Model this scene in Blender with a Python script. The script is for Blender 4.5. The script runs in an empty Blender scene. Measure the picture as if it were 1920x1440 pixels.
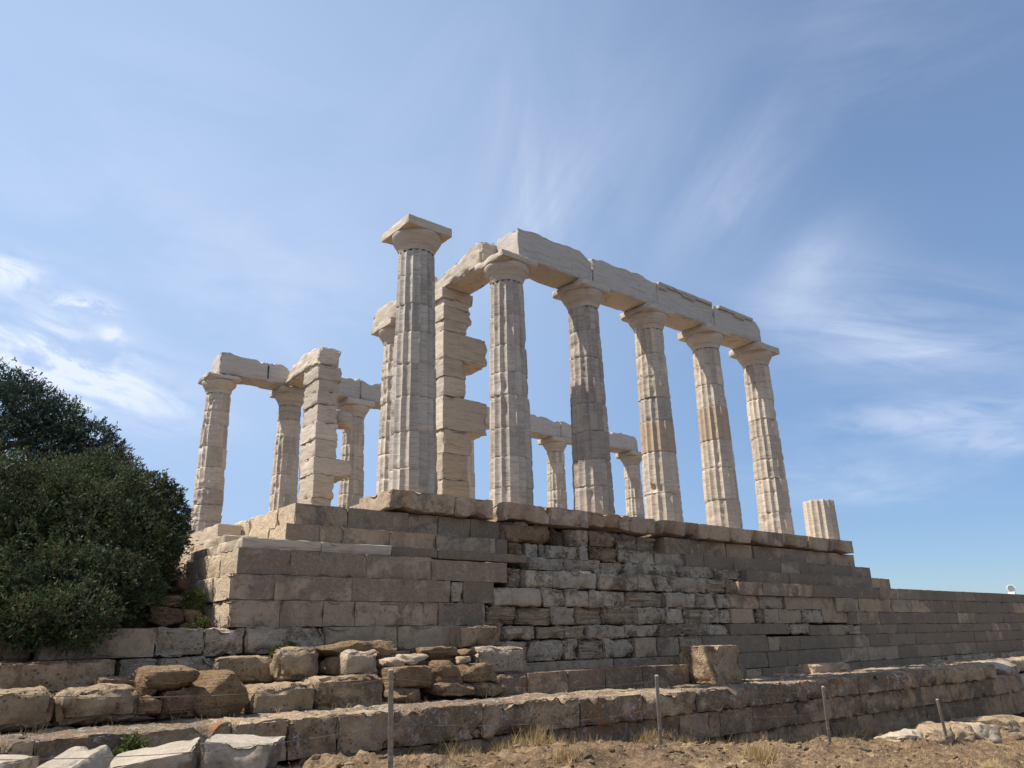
import bpy, bmesh, math, random
import numpy as np
from mathutils import Vector, Matrix, Euler

# ------------------------------------------------------------------ camera
scene = bpy.context.scene
col = scene.collection
CAM = (-8.1588, -13.091, -2.7103)
AZ, PITCH, ROLL, FPX = 0.6886, 0.3193, -0.0247, 1462.77      # focal length in pixels of a 1920 px wide frame
_fw = np.array([math.sin(AZ)*math.cos(PITCH), math.cos(AZ)*math.cos(PITCH), math.sin(PITCH)])
_r = np.array([math.cos(AZ), -math.sin(AZ), 0.0]); _u = np.cross(_r, _fw)
_r2 = math.cos(ROLL)*_r + math.sin(ROLL)*_u; _u2 = -math.sin(ROLL)*_r + math.cos(ROLL)*_u
_C = np.array(CAM)
cam = bpy.data.objects.new('camera', bpy.data.cameras.new('camera'))
col.objects.link(cam)
cam.matrix_world = Matrix(((_r2[0], _u2[0], -_fw[0], CAM[0]), (_r2[1], _u2[1], -_fw[1], CAM[1]),
                           (_r2[2], _u2[2], -_fw[2], CAM[2]), (0, 0, 0, 1)))
cam.data.sensor_width = 36.0
cam.data.lens = 36.0*FPX/1920.0
cam.data.clip_start = 0.05
cam.data.clip_end = 30000
scene.camera = cam

# surveying helpers: where does the sight line through a point of the photograph meet a plane of the building
def ray(px, py):
    return _fw + _r2*((px-960)/FPX) - _u2*((py-720)/FPX)
def aty(px, py, y): d = ray(px, py); return _C + d*((y-_C[1])/d[1])
def atx(px, py, x): d = ray(px, py); return _C + d*((x-_C[0])/d[0])
def atz(px, py, z): d = ray(px, py); return _C + d*((z-_C[2])/d[2])
def atd(px, py, dist): return _C + ray(px, py)*dist
def proj(P):
    d = np.asarray(P, float)-_C; w = d@_fw
    return 960+FPX*(d@_r2)/w, 720-FPX*(d@_u2)/w
def X(px, y, z):                       # x of the vertical line seen at column px on the plane y, at height z
    a, b = -9.0, 80.0
    for _ in range(40):
        m = (a+b)/2
        if proj((m, y, z))[0] < px: a = m
        else: b = m
    return (a+b)/2

# ------------------------------------------------------------------ light
SUN_EL, SUN_A = math.radians(57), math.radians(35)     # SUN_A: how far behind the east end the sun stands
sdir = Vector((-math.cos(SUN_EL)*math.cos(SUN_A), math.cos(SUN_EL)*math.sin(SUN_A), math.sin(SUN_EL)))
sun = bpy.data.objects.new('sun', bpy.data.lights.new('sun', 'SUN'))
col.objects.link(sun)
sun.data.energy = 4.9
sun.data.angle = math.radians(0.5)
sun.data.color = (1.0, 0.94, 0.86)
sun.rotation_euler = sdir.to_track_quat('Z', 'Y').to_euler()
sun.location = (-30, 15, 40)

world = bpy.data.worlds.new('World'); scene.world = world
world.use_nodes = True
nt = world.node_tree; nt.nodes.clear()
class NB:                                # tiny node builder
    def __init__(s, tree): s.t = tree
    def n(s, typ, **kw):
        nd = s.t.nodes.new(typ)
        ins = kw.pop('ins', {})
        for k, v in kw.items(): setattr(nd, k, v)
        for k, v in ins.items():
            if isinstance(v, bpy.types.NodeSocket): s.t.links.new(v, nd.inputs[k])
            else: nd.inputs[k].default_value = v
        return nd
    def math(s, op, a, b=None, c=None, clamp=False):
        nd = s.n('ShaderNodeMath', operation=op, use_clamp=clamp)
        for i, v in enumerate((a, b, c)):
            if v is None: continue
            if isinstance(v, bpy.types.NodeSocket): s.t.links.new(v, nd.inputs[i])
            else: nd.inputs[i].default_value = v
        return nd.outputs[0]
    def dot(s, a, v):
        nd = s.n('ShaderNodeVectorMath', operation='DOT_PRODUCT')
        s.t.links.new(a, nd.inputs[0]); nd.inputs[1].default_value = v
        return nd.outputs['Value']
    def mixc(s, f, a, b, blend='MIX'):
        nd = s.n('ShaderNodeMix', data_type='RGBA', blend_type=blend)
        for k, v in ((0, f), (6, a), (7, b)):
            if isinstance(v, bpy.types.NodeSocket): s.t.links.new(v, nd.inputs[k])
            else: nd.inputs[k].default_value = (tuple(v)+(1,) if k and len(v) == 3 else v)
        return nd.outputs[2]
    def ramp(s, f, lo, hi, a=0.0, b=1.0):
        nd = s.n('ShaderNodeMapRange', interpolation_type='SMOOTHSTEP')
        s.t.links.new(f, nd.inputs[0])
        for i, v in enumerate((lo, hi, a, b)): nd.inputs[i+1].default_value = v
        return nd.outputs[0]
    def noise(s, vec, scale, detail=4, rough=.55, dist=0.0, dim='3D'):
        nd = s.n('ShaderNodeTexNoise', noise_dimensions=dim)
        if vec is not None: s.t.links.new(vec, nd.inputs['Vector'])
        nd.inputs['Scale'].default_value = scale; nd.inputs['Detail'].default_value = detail
        nd.inputs['Roughness'].default_value = rough; nd.inputs['Distortion'].default_value = dist
        return nd.outputs[0]

W = NB(nt)
sky = W.n('ShaderNodeTexSky', sky_type='NISHITA', sun_disc=False, sun_elevation=SUN_EL,
          sun_rotation=math.atan2(sdir.x, sdir.y), altitude=60, air_density=1.0, dust_density=0.35, ozone_density=1.6)
tc = W.n('ShaderNodeTexCoord')
D = tc.outputs['Generated']
def cloud(px0, py0, px1, py1, half, strength, along=1.2, across=4.0, seed=0.0, lo=.38, hi=.72, detail=6, rough=.6):
    """A streak of cirrus lying in the sky between two sight lines, `half` pixels wide to each side."""
    a = ray(px0, py0); a = a/np.linalg.norm(a); b = ray(px1, py1); b = b/np.linalg.norm(b)
    c = (a+b); c /= np.linalg.norm(c)
    t = b-a; L = np.linalg.norm(t)/2; t = t/np.linalg.norm(t); n = np.cross(c, t)
    h = half/FPX
    s = W.math('MULTIPLY', W.math('SUBTRACT', W.dot(D, tuple(t)), float(c@t)), 1.0/L)
    v = W.math('MULTIPLY', W.dot(D, tuple(n)), 1.0/h)
    rr = W.math('ADD', W.math('MULTIPLY', s, s), W.math('MULTIPLY', v, v))
    fall = W.math('EXPONENT', W.math('MULTIPLY', rr, -1.1))
    cv = W.n('ShaderNodeCombineXYZ')
    nt.links.new(W.math('MULTIPLY', s, L*FPX/200*along), cv.inputs[0])
    nt.links.new(W.math('MULTIPLY', v, h*FPX/200*across), cv.inputs[1])
    cv.inputs[2].default_value = seed
    nz = W.noise(cv.outputs[0], 1.0, detail, rough, .6)
    m = W.math('MULTIPLY', fall, W.ramp(nz, lo, hi))
    facing = W.math('GREATER_THAN', W.dot(D, tuple(c)), 0.2)
    return W.math('MULTIPLY', W.math('MULTIPLY', m, facing), strength)
masks = [
    # left: small bright puffs and the broad white band
    cloud(-60, 505, 75, 515, 26, 1.3, 2.2, 3.4, 3.1, .38, .58),
    cloud(105, 560, 225, 600, 22, 1.3, 2.0, 3.4, 5.1, .42, .60),
    cloud(185, 625, 240, 632, 14, 1.2, 2.0, 3.0, 7.3, .30, .60),
    cloud(-140, 590, 290, 745, 66, 1.4, 1.3, 3.8, 9.7, .36, .64),
    cloud(-60, 660, 380, 790, 46, .8, 1.2, 3.6, 12.2, .30, .70),
    # broad soft veils
    cloud(-100, 300, 700, 520, 260, .34, .35, .9, 1.7, .28, .80, 5),
    cloud(250, 480, 760, 660, 150, .30, .4, 1.4, 4.7, .30, .8, 5),
    cloud(800, 560, 1150, 40, 230, .38, .35, .8, 21.3, .28, .78, 5),
    cloud(1010, 520, 1000, 240, 60, .25, .5, 2.2, 22.3, .30, .72, 5),
    # right: radiating streaks
    cloud(1230, 520, 1520, 120, 105, .20, .4, 1.3, 31.1, .34, .74),
    cloud(1300, 470, 1420, 300, 30, .26, .6, 2.0, 33.1, .30, .70),
    cloud(1440, 590, 1590, 400, 48, .26, .5, 1.5, 35.1, .28, .68),
    cloud(1450, 600, 1660, 450, 90, .22, .4, 1.4, 36.1, .30, .72),
    cloud(1420, 580, 1980, 650, 85, .46, .6, 2.6, 41.7, .26, .72),
    cloud(1500, 690, 2000, 640, 45, .34, .6, 2.8, 43.7, .30, .70),
    cloud(1560, 800, 1990, 760, 36, .50, 1.1, 3.6, 47.1, .28, .66),
    cloud(1740, 830, 2000, 820, 30, .45, 1.1, 3.2, 48.1, .30, .66),
    cloud(1380, 890, 1860, 890, 40, .30, .8, 3.0, 51.1, .30, .70),
    cloud(1480, 940, 1800, 905, 30, .26, .8, 3.0, 53.1, .30, .70),
    cloud(1400, 120, 1960, -60, 120, .14, .4, 1.6, 57.1, .30, .74, 5),
]
tot = masks[0]
for m_ in masks[1:]: tot = W.math('ADD', tot, m_)
tot = W.math('MINIMUM', tot, .92)
skyc = W.mixc(1.0, sky.outputs[0], (.93, 0.945, 0.935), 'MULTIPLY')
_rt = ray(2300, -300); _rt = tuple(_rt/np.linalg.norm(_rt))
skyc = W.mixc(W.ramp(W.dot(D, _rt), .55, 1.0), skyc, W.mixc(1.0, skyc, (.72, .76, .82), 'MULTIPLY'))
_sz = W.n('ShaderNodeSeparateXYZ'); nt.links.new(D, _sz.inputs[0])
skyc = W.mixc(W.ramp(_sz.outputs[2], .04, .50, 1.0, 0.0), skyc, W.mixc(1.0, skyc, (.46, .545, .69), 'MULTIPLY'))
# thin high veil, thicker towards the sun's side
_lf = ray(-250, 330); _lf = tuple(_lf/np.linalg.norm(_lf))
veil = W.ramp(W.dot(D, _lf), .45, 1.0, .10, .56)
skyc = W.mixc(veil, skyc, (2.6, 3.3, 4.45))
# unseen pale sky patch added behind the camera as fill for the north faces
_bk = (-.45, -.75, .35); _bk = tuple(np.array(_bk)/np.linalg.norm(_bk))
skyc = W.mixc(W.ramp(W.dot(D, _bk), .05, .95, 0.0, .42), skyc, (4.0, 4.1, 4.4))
skyc = W.mixc(tot, skyc, (4.1, 4.5, 5.3))
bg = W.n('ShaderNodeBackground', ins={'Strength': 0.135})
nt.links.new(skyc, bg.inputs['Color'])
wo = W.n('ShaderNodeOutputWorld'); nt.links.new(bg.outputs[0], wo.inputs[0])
scene.view_settings.view_transform = 'Standard'
scene.view_settings.look = 'None'
scene.view_settings.gamma = 1.0
scene.view_settings.exposure = 0.60

# ------------------------------------------------------------------ numpy noise
_rng = np.random.RandomState(7)
_perm = np.concatenate([_rng.permutation(256)]*3)
_grad = _rng.normal(size=(256, 3)); _grad /= np.linalg.norm(_grad, axis=1)[:, None]
def pn(P):
    P = np.asarray(P, float); I = np.floor(P).astype(int); F = P-I; I &= 255
    U = F*F*F*(F*(F*6-15)+10)
    out = 0
    for dx in (0, 1):
        wx = U[:, 0] if dx else 1-U[:, 0]
        for dy in (0, 1):
            wy = U[:, 1] if dy else 1-U[:, 1]
            for dz in (0, 1):
                wz = U[:, 2] if dz else 1-U[:, 2]
                h = _perm[_perm[_perm[I[:, 0]+dx]+((I[:, 1]+dy) & 255)]+((I[:, 2]+dz) & 255)]
                g = _grad[h]
                out = out + wx*wy*wz*(g[:, 0]*(F[:, 0]-dx)+g[:, 1]*(F[:, 1]-dy)+g[:, 2]*(F[:, 2]-dz))
    return out*1.5
def fbm(P, scale, oct=3, seed=0.0, gain=.5, st=(1, 1, 1)):
    P = np.asarray(P)*np.array(st)*scale + np.array([seed*17.3+.31, seed*9.1+.77, seed*5.7+.13])
    o = 0; a = 1.0
    for i in range(oct):
        o = o + a*pn(P); P = P*2.03+11.7; a *= gain
    return o

# ------------------------------------------------------------------ mesh helpers
class MB:
    """collects pieces (verts, faces, material slot) and links them as ONE mesh object"""
    def __init__(s): s.V = []; s.F = []; s.M = []; s.n = 0
    def add(s, V, F, mat=0):
        V = np.asarray(V, float); F = np.asarray(F, int)
        s.V.append(V); s.F.append(F+s.n); s.M.append(np.broadcast_to(mat, len(F)).copy()); s.n += len(V)
        return s
    def build(s, name, mats, parent=None, smooth=True, loc=None, sharp=None):
        me = bpy.data.meshes.new(name)
        V = np.concatenate(s.V)
        if loc is not None: V = V-np.array(loc)
        k = {f.shape[1] for f in s.F}
        if len(k) == 1:
            F = np.concatenate(s.F); n = F.shape[1]
            me.vertices.add(len(V)); me.vertices.foreach_set('co', V.ravel())
            me.loops.add(F.size); me.loops.foreach_set('vertex_index', F.ravel().astype(np.int32))
            me.polygons.add(len(F))
            me.polygons.foreach_set('loop_start', np.arange(0, F.size, n, dtype=np.int32))
        else:
            me.from_pydata(V.tolist(), [], [list(map(int, f)) for A in s.F for f in A])
        for m in (mats if isinstance(mats, (list, tuple)) else [mats]): me.materials.append(m)
        me.polygons.foreach_set('material_index', np.concatenate(s.M).astype(np.int32))
        me.polygons.foreach_set('use_smooth', np.full(len(me.polygons), smooth))
        me.update(calc_edges=True); me.validate()
        if smooth and sharp: me.set_sharp_from_angle(angle=math.radians(sharp))
        o = bpy.data.objects.new(name, me); col.objects.link(o)
        if parent is not None: o.parent = parent
        if loc is not None: o.location = loc
        return o
def tag(o, label=None, cat=None, group=None, kind=None):
    if cat and not kind: kind = 'thing'
    for k, v in (('label', label), ('category', cat), ('group', group), ('kind', kind)):
        if v: o[k] = v
    return o
def empty(name, loc, label, cat, group=None):
    o = bpy.data.objects.new(name, None); col.objects.link(o); o.location = loc
    o.empty_display_size = .3
    return tag(o, label, cat, group)

def _lines(L, r, res):
    r = min(r, L*.3)
    n = max(1, int(round((L-2*r)/res)))
    return np.concatenate([[0, r*.4], np.linspace(r, L-r, n+1), [L-r*.4, L]])
_latc = {}
def lattice(nx, ny, nz):
    k = (nx, ny, nz)
    if k in _latc: return _latc[k]
    idx = -np.ones((nx, ny, nz), int)
    g = np.stack(np.meshgrid(np.arange(nx), np.arange(ny), np.arange(nz), indexing='ij'), -1)
    surf = (g[..., 0] == 0) | (g[..., 0] == nx-1) | (g[..., 1] == 0) | (g[..., 1] == ny-1) | (g[..., 2] == 0) | (g[..., 2] == nz-1)
    idx[surf] = np.arange(surf.sum()); ijk = g[surf]
    def q(a, flip):
        f = np.stack([a[:-1, :-1], a[1:, :-1], a[1:, 1:], a[:-1, 1:]], -1).reshape(-1, 4)
        return f[:, ::-1] if flip else f
    F = np.concatenate([q(idx[0], True), q(idx[-1], False), q(idx[:, 0], False), q(idx[:, -1], True),
                        q(idx[:, :, 0], True), q(idx[:, :, -1], False)])
    _latc[k] = (ijk, F); return _latc[k]
_seed = [0]
def stone(x0, x1, y0, y1, z0, z1, res=.09, r=.03, amp=.012, chip=.03, fine=.0, layer=0.0, rot=(0, 0, 0), seed=None,
          topn=0.0, taper=None, low=0.0):
    """A quarried block: rounded, worn and chipped. layer = horizontal bedding, topn = broken top, low = broken lower edge."""
    _seed[0] += 1
    if seed is None: seed = _seed[0]
    L = np.array([x1-x0, y1-y0, z1-z0])
    ax = [_lines(l, r, res) for l in L]
    ijk, F = lattice(*[len(a) for a in ax])
    p = np.stack([ax[i][ijk[:, i]] for i in range(3)], -1)
    rr = np.minimum(r, L*.3)
    q = np.clip(p, rr, L-rr); d = p-q; ln = np.linalg.norm(d, axis=1)[:, None]+1e-9; n = d/ln
    W_ = p+np.array([x0, y0, z0])
    v = q+n*rr
    edge = (np.abs(n) > .25).sum(1) >= 2
    dsp = amp*fbm(W_, 2.2, 2, seed*.37)+amp*.6*fbm(W_, 7.0, 2, seed*.61+3)
    if fine: dsp = dsp+fine*fbm(W_, 16.0, 2, seed*.2+7)
    if layer: dsp = dsp+layer*fbm(W_, 1.0, 2, seed*.13+5, st=(1.2, 1.2, 14))
    c = np.maximum(0, fbm(W_, 3.2, 2, seed*.71+9)-.05)
    dist = np.sort(np.minimum(p, L-p)/np.maximum(.14, 1e-6), axis=1)[:, 1]      # closeness to the block's edges
    dsp = dsp-chip*2.2*c*np.clip(1-dist, 0, 1)-chip*.6*edge*np.abs(fbm(W_, 6, 2, seed+.5))
    v = v+n*dsp[:, None]
    if topn:
        t = np.clip((p[:, 2]/L[2]-.3)/.7, 0, 1)
        v[:, 2] -= topn*t*np.maximum(0, .35+fbm(W_*np.array([1, 1, 0]), 1.3, 3, seed*.9+2))
    if low:
        t = np.clip(1-p[:, 2]/L[2], 0, 1)*np.clip(1.3-p[:, 1]/.45, 0, 1)
        cc = np.maximum(0, .10+fbm(W_*np.array([1, 0, 0]), 1.5, 2, seed*.3+1))
        v[:, 1] += low*t*cc; v[:, 2] += low*.55*t*cc
    if taper is not None: v = taper(v, L)
    if any(rot):
        M = np.array(Euler(rot).to_matrix()); cen = L*np.array([.5, .5, 0]); v = (v-cen)@M.T+cen
    return v+np.array([x0, y0, z0]), F
_ico = {}
def ico(sub):
    if sub not in _ico:
        bm = bmesh.new(); bmesh.ops.create_icosphere(bm, subdivisions=sub, radius=1)
        _ico[sub] = (np.array([v.co[:] for v in bm.verts]), np.array([[v.index for v in f.verts] for f in bm.faces])); bm.free()
    return _ico[sub]
def rock(c, s, seed, sub=4, planes=10, rough=.085, layer=.035, rot=0.0):
    """A boulder: the radial hull of a few random fracture planes, roughened and bedded."""
    V, F = ico(sub); rg = np.random.RandomState(seed)
    N = rg.normal(size=(planes, 3)); N /= np.linalg.norm(N, axis=1)[:, None]
    N = np.concatenate([N, [[0, 0, 1], [0, 0, -1], [1, 0, 0], [-1, 0, 0], [0, 1, 0], [0, -1, 0]]])
    h = np.concatenate([rg.uniform(.72, .98, planes), rg.uniform(.75, .95, 6)])
    dd = V@N.T; rr = np.min(np.where(dd > .05, h/np.maximum(dd, .05), 9), axis=1); rr = np.minimum(rr, 1.25)
    P = V*rr[:, None]
    s = np.array(s)/2*1.12
    W_ = P*s
    k = s.mean()
    P = W_+V*k*(rough*fbm(W_/k, 1.4, 4, seed*.3)+layer*fbm(W_/k, 1.0, 2, seed*.7, st=(1, 1, 6)))[:, None]
    ca, sa = math.cos(rot), math.sin(rot)
    P = P@np.array([[ca, sa, 0], [-sa, ca, 0], [0, 0, 1]])
    return P+np.array(c), F

# ------------------------------------------------------------------ materials
def mat(name):
    m = bpy.data.materials.new(name); m.use_nodes = True; t = m.node_tree; t.nodes.clear()
    B = NB(t); bs = B.n('ShaderNodeBsdfPrincipled'); bs.inputs['Roughness'].default_value = .9
    bs.inputs['Specular IOR Level'].default_value = .15
    o = B.n('ShaderNodeOutputMaterial'); t.links.new(bs.outputs[0], o.inputs[0])
    return m, B, bs, t
def rnd_vec(B, obj=True):
    """object coordinates, shifted by a random amount for every loose piece"""
    tc = B.n('ShaderNodeTexCoord'); g = B.n('ShaderNodeNewGeometry')
    oi = B.n('ShaderNodeObjectInfo')
    k = B.math('ADD', B.math('MULTIPLY', g.outputs['Random Per Island'], 37.0), B.math('MULTIPLY', oi.outputs['Random'], 61.0))
    a = B.n('ShaderNodeVectorMath', operation='ADD')
    B.t.links.new(tc.outputs['Object'], a.inputs[0]); B.t.links.new(k, a.inputs[1])
    r = B.math('FRACT', B.math('ADD', g.outputs['Random Per Island'], oi.outputs['Random']))
    return a.outputs[0], r, tc.outputs['Object']
def scaled(B, v, s):
    m = B.n('ShaderNodeMapping'); B.t.links.new(v, m.inputs['Vector']); m.inputs['Scale'].default_value = s
    return m.outputs[0]

def marble(name, base=(.50, .43, .35), vein=(.30, .25, .20), grey=(.15, .135, .125), patina=.0, stain=.36, vary=.36, bump=.45):
    m, B, bs, t = mat(name)
    v, r, ob = rnd_vec(B)
    band = B.noise(scaled(B, v, (.9, .9, 9)), 1.6, 6, .62, 1.2)
    c = B.mixc(B.ramp(band, .42, .70, 0, .75), base, vein)
    big = B.noise(v, 1.1, 5, .6)
    c = B.mixc(B.ramp(big, .45, .75, 0, .5), c, tuple(x*y for x, y in zip(base, (1.10, 1.06, 1.0))))
    fine = B.noise(v, 22, 5, .7)
    c = B.mixc(B.ramp(fine, .35, .75, .0, .35), c, tuple(x*.72 for x in base))
    ln = B.noise(scaled(B, v, (1.2, 1.2, 24)), 1.6, 5, .62, .9)
    c = B.mixc(B.math('MULTIPLY', B.ramp(ln, .56, .66), .55), c, tuple(x*.62 for x in vein))
    # dark run-off stains that follow the flutes
    st = B.noise(scaled(B, ob, (7, 7, .55)), 1.0, 5, .65, .4)
    st2 = B.noise(ob, 1.3, 4, .6)
    k = B.math('MULTIPLY', B.ramp(st, .50-.22*patina, .74-.16*patina), B.ramp(st2, .62-.34*max(patina, stain), .72-.1*patina))
    speck = B.ramp(B.noise(v, 34, 4, .75), .30, .56, .35, 1)
    c = B.mixc(B.math('MULTIPLY', B.math('MULTIPLY', k, speck), .45+.5*patina), c, grey)
    tint = B.math('MULTIPLY_ADD', r, vary, 1-vary*.55)
    hv = B.n('ShaderNodeHueSaturation', ins={'Value': tint, 'Color': c})
    t.links.new(hv.outputs[0], bs.inputs['Base Color'])
    hgt = B.math('ADD', B.math('ADD', B.math('MULTIPLY', band, 1.0), B.math('MULTIPLY', fine, .55)), B.math('MULTIPLY', ln, .8))
    bp = B.n('ShaderNodeBump', ins={'Strength': bump, 'Distance': .035, 'Height': hgt})
    t.links.new(bp.outputs[0], bs.inputs['Normal'])
    return m

def ashlar(name, base, alt, dark, cover=.4, pits=.3, lichen=0.0, bump=.5, vary=.3, crust=0.0, cscale=2.4, layers=0.0, dscale=.02, mottle=.45):
    """limestone: two body tones, a dark crust over part of it, solution pits, grey crust specks and orange lichen"""
    m, B, bs, t = mat(name)
    wm = lambda q: (q[0]*1.12, q[1]*1.01, q[2]*.86)
    base, alt, dark = wm(base), wm(alt), wm(dark)
    v, r, ob = rnd_vec(B)
    n1 = B.noise(v, 1.7, 6, .62, .5)
    c = B.mixc(B.ramp(n1, .36, .68), base, alt)
    n2 = B.noise(v, 13, 6, .72)
    c = B.mixc(B.ramp(n2, .35, .72, 0, .55), c, tuple(x*.62 for x in base))
    # crust: ragged patches with blocks differing in how much they carry
    cn = B.noise(v, cscale, 8, .68, .8)
    wide = B.noise(scaled(B, ob, (1, 1, 1.5)), .75, 7, .62, .7)
    off = B.math('MULTIPLY_ADD', r, .20, -.10)
    cn2 = B.math('ADD', B.math('ADD', B.math('MULTIPLY', cn, .55), B.math('MULTIPLY', wide, .6)), B.math('ADD', off, -.075))
    lo = .5+(.5-cover)*.5
    cm = B.ramp(cn2, lo-.05, lo+.06)
    spk = B.ramp(B.noise(v, 26, 4, .7), .28, .55, .45, 1)
    c = B.mixc(B.math('MULTIPLY', B.math('MULTIPLY', cm, spk), .92), c, dark)
    mo = B.noise(v, 5.5, 9, .74, 1.0)
    mo2 = B.ramp(B.noise(v, 1.9, 3, .5), .38, .62, .25, 1)
    c = B.mixc(B.math('MULTIPLY', B.math('MULTIPLY', B.ramp(mo, .53, .63), mo2), mottle), c, tuple(x*.55 for x in dark))
    c = B.mixc(B.math('MULTIPLY', B.ramp(mo, .44, .34), mottle*.55), c, tuple(min(.6, x*1.22) for x in alt))
    if crust:
        w = B.ramp(B.noise(v, 6.5, 6, .7, .5), .56, .66, 0, crust)
        c = B.mixc(w, c, (.46, .45, .43))
    if lichen:
        ln = B.math('MULTIPLY', B.ramp(B.noise(v, 4.2, 6, .7, .6), .56, .66), B.ramp(B.noise(ob, .9, 3, .5), .42, .62))
        c = B.mixc(B.math('MULTIPLY', ln, lichen), c, (.33, .13, .045))
    rs = B.noise(scaled(B, ob, (1.5, 1.5, .45)), 1.0, 6, .62, .5)
    c = B.mixc(B.ramp(rs, .50, .68, 0, .42), c, tuple(x*.80 for x in dark))
    c = B.mixc(B.ramp(rs, .44, .30, 0, .22), c, alt)
    vo = B.n('ShaderNodeTexVoronoi', feature='F1'); t.links.new(v, vo.inputs['Vector']); vo.inputs['Scale'].default_value = 17
    pm = B.math('MULTIPLY', B.ramp(vo.outputs['Distance'], .10, .32, 1, 0), B.ramp(B.noise(v, 3.1, 4, .6), .46, .62))
    c = B.mixc(B.math('MULTIPLY', pm, pits), c, tuple(x*.28 for x in base))
    hv = B.n('ShaderNodeHueSaturation', ins={'Value': B.math('MULTIPLY_ADD', r, vary*.7, 1-vary*.3), 'Color': c})
    t.links.new(hv.outputs[0], bs.inputs['Base Color'])
    lay = B.noise(scaled(B, v, (1, 1, 11)), 1.5, 4, .6, 1.5)
    h = B.math('ADD', B.math('ADD', B.math('MULTIPLY', n1, .8), B.math('MULTIPLY', n2, .9)), B.math('MULTIPLY', pm, -pits*1.2))
    h = B.math('ADD', h, B.math('MULTIPLY', lay, layers))
    h = B.math('ADD', h, B.math('MULTIPLY', mo, -1.1*mottle))
    bp = B.n('ShaderNodeBump', ins={'Strength': bump, 'Distance': dscale*2.5, 'Height': h})
    t.links.new(bp.outputs[0], bs.inputs['Normal'])
    return m

M = {}
M['marble'] = marble('weathered marble', base=(.55, .465, .37), vein=(.36, .30, .24))
M['marble_grey'] = marble('grey streaked marble', base=(.48, .42, .355), vein=(.30, .255, .21), grey=(.17, .15, .13), patina=.50, stain=.55)
M['marble_dark'] = marble('dark stained marble', base=(.42, .36, .30), vein=(.25, .21, .18), grey=(.16, .142, .128), patina=.62, stain=.65)
M['marble_new'] = marble('fresh tan marble', base=(.45, .345, .25), vein=(.33, .24, .165), stain=.05, vary=.12, bump=.2)
M['marble_beam'] = marble('grey beam marble', base=(.50, .445, .39), vein=(.38, .33, .285), stain=.45, vary=.12, bump=.3)
M['marble_cap'] = marble('capital marble', base=(.53, .45, .36), vein=(.40, .335, .265), stain=.2, vary=.12, bump=.2)
M['marble_step'] = marble('banded step marble', base=(.50, .41, .31), vein=(.29, .225, .17), stain=.2, vary=.2, bump=.45)
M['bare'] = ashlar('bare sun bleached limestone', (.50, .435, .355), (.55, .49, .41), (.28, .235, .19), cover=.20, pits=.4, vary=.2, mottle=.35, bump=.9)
M['pale_stone'] = ashlar('pale stone', (.36, .32, .27), (.42, .38, .33), (.14, .12, .10), cover=.3)
M['marble_frag'] = ashlar('broken marble fragment', (.31, .29, .265), (.39, .37, .345), (.13, .11, .09), cover=.36, pits=.15, vary=.1, crust=.2, mottle=.25, bump=.5)
M['slab'] = ashlar('stylobate slab', (.34, .285, .235), (.42, .35, .285), (.135, .12, .11), cover=.30, pits=.25, crust=.15, vary=.25)
M['warm'] = ashlar('warm grey limestone', (.30, .25, .205), (.35, .30, .245), (.13, .112, .10), cover=.40, pits=.4, vary=.25, mottle=.55)
M['patina'] = ashlar('dark patina limestone', (.33, .28, .23), (.38, .325, .265), (.175, .152, .132), cover=.60, pits=.2, vary=.12, mottle=.6, cscale=1.6, bump=.4)
M['sooty'] = ashlar('sooty limestone', (.28, .235, .185), (.31, .26, .21), (.142, .126, .110), cover=.84, pits=.1, vary=.10, mottle=.3, cscale=1.3, bump=.35)
M['eroded'] = ashlar('pale eroded limestone', (.385, .345, .30), (.45, .41, .37), (.14, .12, .10), cover=.32, pits=.6, crust=.35, vary=.3, mottle=.85, bump=.9, cscale=3.6, layers=.5, dscale=.03)
M['layered'] = ashlar('bedded limestone', (.42, .35, .28), (.47, .42, .36), (.12, .10, .085), cover=.20, pits=.4, crust=.25, vary=.3, mottle=.6, bump=1.0, layers=2.4, dscale=.035)
M['tan'] = ashlar('tan limestone', (.335, .27, .21), (.37, .305, .24), (.13, .112, .095), cover=.30, pits=.25, vary=.2)
M['brown'] = ashlar('brown rubble fill', (.25, .18, .125), (.32, .25, .18), (.09, .07, .055), cover=.42, pits=.5, vary=.3, bump=1.0, dscale=.04)
M['block'] = ashlar('pitted limestone block', (.33, .265, .195), (.40, .335, .25), (.13, .10, .075), cover=.42, pits=.55, lichen=.25, crust=.25, vary=.25, bump=.9, dscale=.03)
M['ochre'] = ashlar('ochre boulder', (.26, .185, .12), (.35, .27, .19), (.11, .075, .05), cover=.40, pits=.4, vary=.3, bump=1.0, layers=1.0, dscale=.04)
M['coping'] = ashlar('lichened coping stone', (.35, .285, .215), (.44, .37, .285), (.13, .11, .095), cover=.46, pits=.5, lichen=.95, crust=.8, vary=.25, bump=.9, dscale=.03)
M['terrace'] = ashlar('terrace limestone', (.28, .22, .165), (.34, .275, .21), (.11, .09, .076), cover=.56, pits=.4, lichen=.35, crust=.35, vary=.25, bump=.7)
M['core'] = ashlar('rubble core', (.16, .125, .095), (.2, .16, .12), (.06, .05, .04), cover=.4, bump=1.0)

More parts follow.
